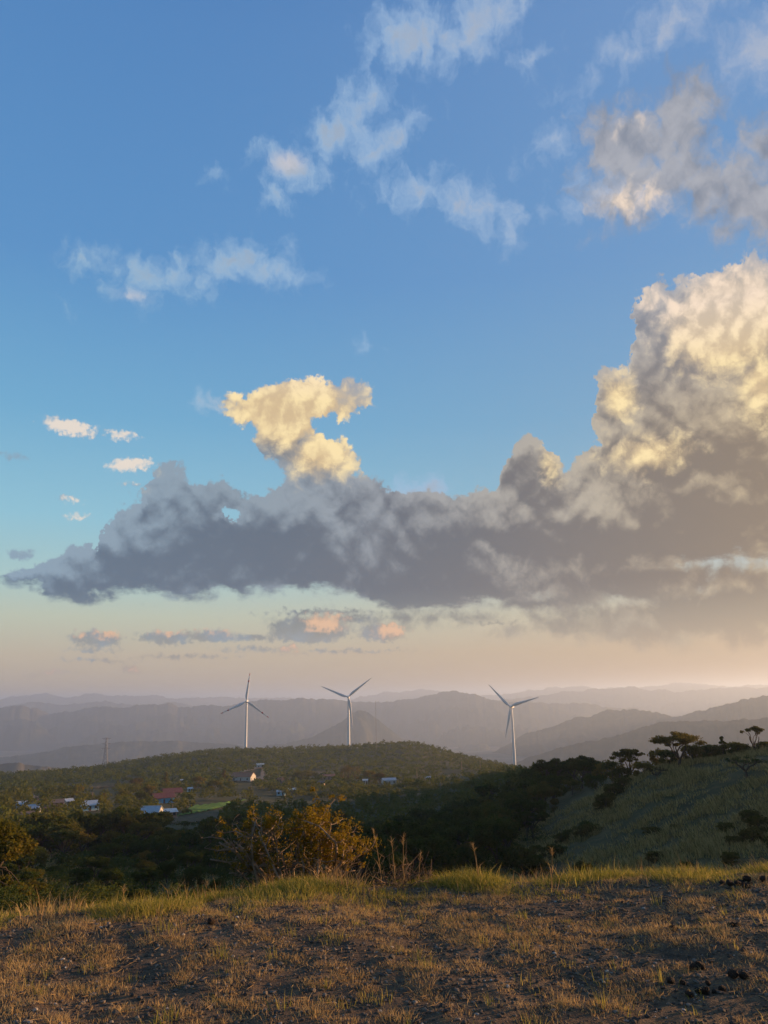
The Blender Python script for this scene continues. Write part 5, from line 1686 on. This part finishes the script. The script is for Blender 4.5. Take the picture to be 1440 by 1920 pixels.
def stones(n_, rmin, rmax, smin, smax, seed):
    rng = np.random.default_rng(seed)
    r = np.sqrt(rng.uniform(rmin ** 2, rmax ** 2, n_)); a = np.radians(rng.uniform(-35, 35, n_))
    x, y = np.sin(a) * r, np.cos(a) * r
    s = smin * (smax / smin) ** (rng.uniform(0, 1, n_) ** 2.2)
    z = ground_z(x, y) + s * 0.15
    ax = rng.uniform(0.6, 1.25, (n_, 1, 3)); ax[:, :, 2] *= 0.65
    v = ico[None] * (1 + rng.uniform(-0.28, 0.28, (n_, 12, 1))) * ax * s[:, None, None]
    w = rng.uniform(0, 2 * PI, n_)
    cw, sw = np.cos(w)[:, None], np.sin(w)[:, None]
    v = np.stack([v[:, :, 0] * cw - v[:, :, 1] * sw, v[:, :, 0] * sw + v[:, :, 1] * cw, v[:, :, 2]], -1)
    v = v + np.stack([x, y, z], -1)[:, None]
    f = (np.arange(n_)[:, None, None] * 12 + icof[None]).reshape(-1, 3)
    return v.reshape(-1, 3), f


v, f = stones(22000, 3.3, 8.2, 0.006, 0.020, 31)
stuff(link('gravel', mesh_np('gravel', v, f, [mg])), 'dark grey gravel strewn over the near ground', 'gravel')


def lump_mesh(name, mat, seed, sub=2, rough=0.22, flat=0.85):
    import bmesh
    bm = bmesh.new()
    bmesh.ops.create_icosphere(bm, subdivisions=sub, radius=1.0)
    for v_ in bm.verts:
        q = np.array(v_.co)
        d = 1 + rough * (float(vnoise(q[0] * 1.6 + seed, q[1] * 1.6 + q[2], seed)[0]) + 0.6 * float(vnoise(q[0] * 3.7 - q[2] * 3, q[1] * 3.7 + seed, seed + 3)[0]))
        v_.co = v_.co * d
        v_.co.z *= flat
    me = bpy.data.meshes.new(name)
    bm.to_mesh(me); bm.free()
    me.materials.append(mat)
    return me


M_rock = plain('rock', (0.16, 0.135, 0.11), 0.9, 0.4, 40.0, bump=0.8)
M_rock_d = plain('rock_dark', (0.07, 0.062, 0.06), 0.9, 0.4, 40.0, bump=0.8)
M_dung = plain('dung', (0.050, 0.030, 0.018), 0.95, 0.5, 70.0, bump=1.0)
ROCKS = [lump_mesh('rock_%d' % i, (M_rock, M_rock_d)[i % 2], 50 + i, 1, 0.35, 0.65) for i in range(4)]
DM_ = [(1396, 1662, 'large dung pile'), (1086, 1650, 'small dung clump at the crest'), (396, 1732, 'single dark dung lump'), (1262, 1744, 'single round dung lump'), (1305, 1862, 'scattered dung balls'), (160, 1730, 'pale grass at left'), (700, 1680, 'dead twigs')]
st_ = []
for i in range(46):
    r_ = math.sqrt(rf.uniform(4.1 ** 2, 7.4 ** 2)); a_ = math.radians(rf.uniform(-26, 26))
    s = rf.uniform(0.014, 0.027)
    p = on_ground(math.sin(a_) * r_, math.cos(a_) * r_, s * 0.25)
    st_.append((p, *px_of(*p), s))
st_.sort(key=lambda t: min((mx - t[1]) ** 2 + (my - t[2]) ** 2 for mx, my, _ in DM_))
for i, (p, px, py, s) in enumerate(st_):
    o = link('stone', ROCKS[i % 4], None, p, rf.uniform(0, 6.28))
    o.scale = (s, s * rf.uniform(0.7, 1.1), s)
    tag(o, by_landmark('loose stone in the gravel', px, py, DM_), 'stone', 'loose stones on the gravel')
BALLS = [lump_mesh('dung_%d' % i, M_dung, 70 + i, 2, 0.20, 0.85) for i in range(4)]


def dung(px, py, spread, n_, size, label, name='dung_pile', seed=0):
    rng = np.random.default_rng(900 + seed)
    p = hit(px, py, 3.5, 9.0)
    t = thing(name, label, 'dung', p)
    w = px_size(p, spread)
    s0 = px_size(p, size * 0.78) / 2
    for i in range(n_):
        d = rng.normal(size=2) * w * 0.28 * (n_ > 1)
        q = on_ground(p[0] + d[0], p[1] + d[1] * 0.9)
        s = s0 * rng.uniform(0.75, 1.2)
        o = link('dung_ball', BALLS[i % 4], t, (q[0] - p[0], q[1] - p[1], q[2] - p[2] + s * (0.55 + (0.9 if n_ > 5 and i % 4 == 0 else 0))), rng.uniform(0, 6.28))
        o.scale = (s, s * rng.uniform(0.85, 1.1), s * 0.9)


dung(1396, 1662, 64, 14, 17, 'large pile of dark dung balls on the gravel at right near the crest', seed=1)
dung(1086, 1650, 26, 3, 14, 'small clump of brown dung right of centre at the crest', seed=2)
dung(396, 1732, 10, 1, 20, 'single dark dung lump on the bare ground left of centre', 'dung_lump', 3)
dung(1262, 1744, 10, 1, 18, 'single round dung lump right of centre', 'dung_lump', 4)
dung(1378, 1736, 24, 3, 14, 'trio of small dung lumps below the large pile', seed=5)
dung(1305, 1862, 84, 11, 17, 'scattered dung balls mixed with stones at lower right', seed=6)
dung(1372, 1828, 40, 3, 24, 'two or three big dung lumps at lower right beside the scatter', seed=7)
dung(1306, 1818, 26, 2, 20, 'pair of brown dung lumps above the scatter at lower right', seed=8)

# ---------------------------------------------------------------- the sunlit bush on the crest
rb = np.random.default_rng(77)
bp = at(538, 9.6, 1600)
BW, BH = px_size(bp, 262), px_size(bp, 142)
BW, BH = BW * 1.08, BH * 1.05
bush = thing('bush', 'sprawling half-bare bush glowing orange in the sun on the crest', 'bush', bp)
wood, twigs = MB(), MB()
tips = []
for i in range(34):
    a = rb.uniform(-0.25, PI + 0.25) if rb.uniform() < 0.55 else rb.uniform(0, 2 * PI)
    q = rb.uniform(0.15, 1.0)
    side = -1 if rb.uniform() < 0.48 else 1
    dx = side * q * BW * 0.5
    dy = rb.uniform(-0.45, 0.45)
    top_h = BH * (1.0 - 0.42 * q * q) * rb.uniform(0.72, 1.0)
    b0 = np.array([dx * 0.22 + rb.normal() * 0.05 + 0.12, dy * 0.25, -0.15])
    e = np.array([dx, dy, top_h])
    m1 = limb(wood, b0, e, 0.021, 0.008, rb, 0.12, 5, 7, 0.05)
    for j in range(7):
        s_ = m1[rb.integers(2, 7)]
        d = rb.normal(size=3); d[2] = abs(d[2]) * 0.6; d /= np.linalg.norm(d)
        e2 = s_ + d * rb.uniform(0.12, 0.34)
        m2 = limb(twigs, s_, e2, 0.006, 0.0028, rb, 0.14, 4, 4)
        for l in range(4):
            s3 = m2[rb.integers(1, 4)]
            d3 = rb.normal(size=3); d3[2] = abs(d3[2]) * 0.5; d3 /= np.linalg.norm(d3)
            e3 = s3 + d3 * rb.uniform(0.05, 0.16)
            limb(twigs, s3, e3, 0.0028, 0.0012, rb, 0.12, 3, 3)
            tips.append((*e3, rb.uniform(0.04, 0.09)))
wood.build('branches', M_bark_pale, bush, True)
twigs.build('twigs', M_bark_pale, bush, True)
tips = np.array(tips)
# leaves thin out towards the bare left side and low down
pk = np.clip((tips[:, 0] / BW + 0.62) * 1.0, 0.12, 0.75) * np.clip(tips[:, 2] / BH * 2.2 - 0.55, 0.05, 1)
tips = tips[rb.uniform(0, 1, len(tips)) < pk]
lv, lf_ = leaf_quads(clump_points(tips, 40, rb, 0.8, 0.6), 0.0125, rb, 0.3)
link('leaves', mesh_np('leaves', lv, lf_, [M_leaf_bush]), bush)

M_bark_mid = plain('bark_mid', (0.13, 0.085, 0.055), 0.9, 0.35, 9.0, bump=0.6)
# dead twigs heaped on the crest right of the bush
tp_ = at(742, 8.35, 1650)
tw = thing('dead_twigs', 'tangle of dead twigs on the crest behind the tall stalks', 'dead branch', tp_)
mb = MB()
for i in range(34):
    a = rb.uniform(0, 2 * PI)
    s_ = np.array([rb.normal() * 0.16, rb.normal() * 0.10, rb.uniform(-0.02, 0.05)])
    e = s_ + np.array([math.cos(a) * rb.uniform(0.1, 0.45), math.sin(a) * 0.15, rb.uniform(0.0, 0.17)])
    m1 = limb(mb, s_, e, 0.0045, 0.0018, rb, 0.15, 4, 5)
    for j in range(2):
        s2 = m1[rb.integers(2, 5)]
        limb(mb, s2, s2 + rb.normal(size=3) * 0.09 + (0, 0, 0.05), 0.003, 0.0012, rb, 0.12, 3, 3)
mb.build('twig', M_bark_mid, tw, True)

# tall dry stalks
for (px, base, topy, lean, lab) in [(716, 1652, 1545, -0.14, 'tall thin dry stalk leaning left at the crest centre'), (756, 1650, 1552, 0.02, 'tall straight dry stalk right of the leaning one'),
                                    (741, 1650, 1560, -0.06, 'shorter dry stalk between the two tall ones'), (898, 1648, 1575, -0.12, 'bent dry stalk with fuzzy seed head above the green grass'),
                                    (1036, 1640, 1575, 0.03, 'short dry stalk with seed head on the centre mound'), (784, 1655, 1590, 0.10, 'short stalk leaning right beside the dead twigs'),
                                    (385, 1680, 1640, 0.05, 'thin stalk on the crest left of the orange bush'), (232, 1702, 1655, -0.05, 'thin pale stalk on the crest at left')]:
    aa_ = ang(px, base)[0]
    p = at(px, float(crest_r(aa_)) + 0.05, base)
    H = px_size(p, base - topy)
    t = thing('dry_stalk', lab, 'dry stalk', p)
    pts = [(lean * H * (i / 5) ** 1.5, 0.02 * math.sin(i + px), H * i / 5 - 0.03) for i in range(6)]
    MB().tube(pts, [0.0038, 0.0035, 0.0032, 0.0028, 0.0023, 0.0015], 5).build('stem', M_straw, t, True)
    nb = 26
    z = rb.uniform(0.80, 1.0, nb)
    bs = np.stack([lean * H * z ** 1.5, np.zeros(nb), H * z - 0.03], -1)
    v, f4, f3 = blades(bs, 0.045 * rb.uniform(0.6, 1.3, nb), 0.004 * np.ones(nb), rb.normal(size=(nb, 2)) * 0.8, rb)
    link('seed_head', mesh_np('seed_head', v, [f4, f3], [M_straw]), t)
    nb = 5
    z = rb.uniform(0.05, 0.5, nb)
    bs = np.stack([lean * H * z ** 1.5, np.zeros(nb), H * z - 0.03], -1)
    v, f4, f3 = blades(bs, H * 0.28 * rb.uniform(0.6, 1.3, nb), 0.007 * np.ones(nb), rb.normal(size=(nb, 2)) * 0.5, rb)
    link('leaf', mesh_np('leaf', v, [f4, f3], [M_straw]), t)
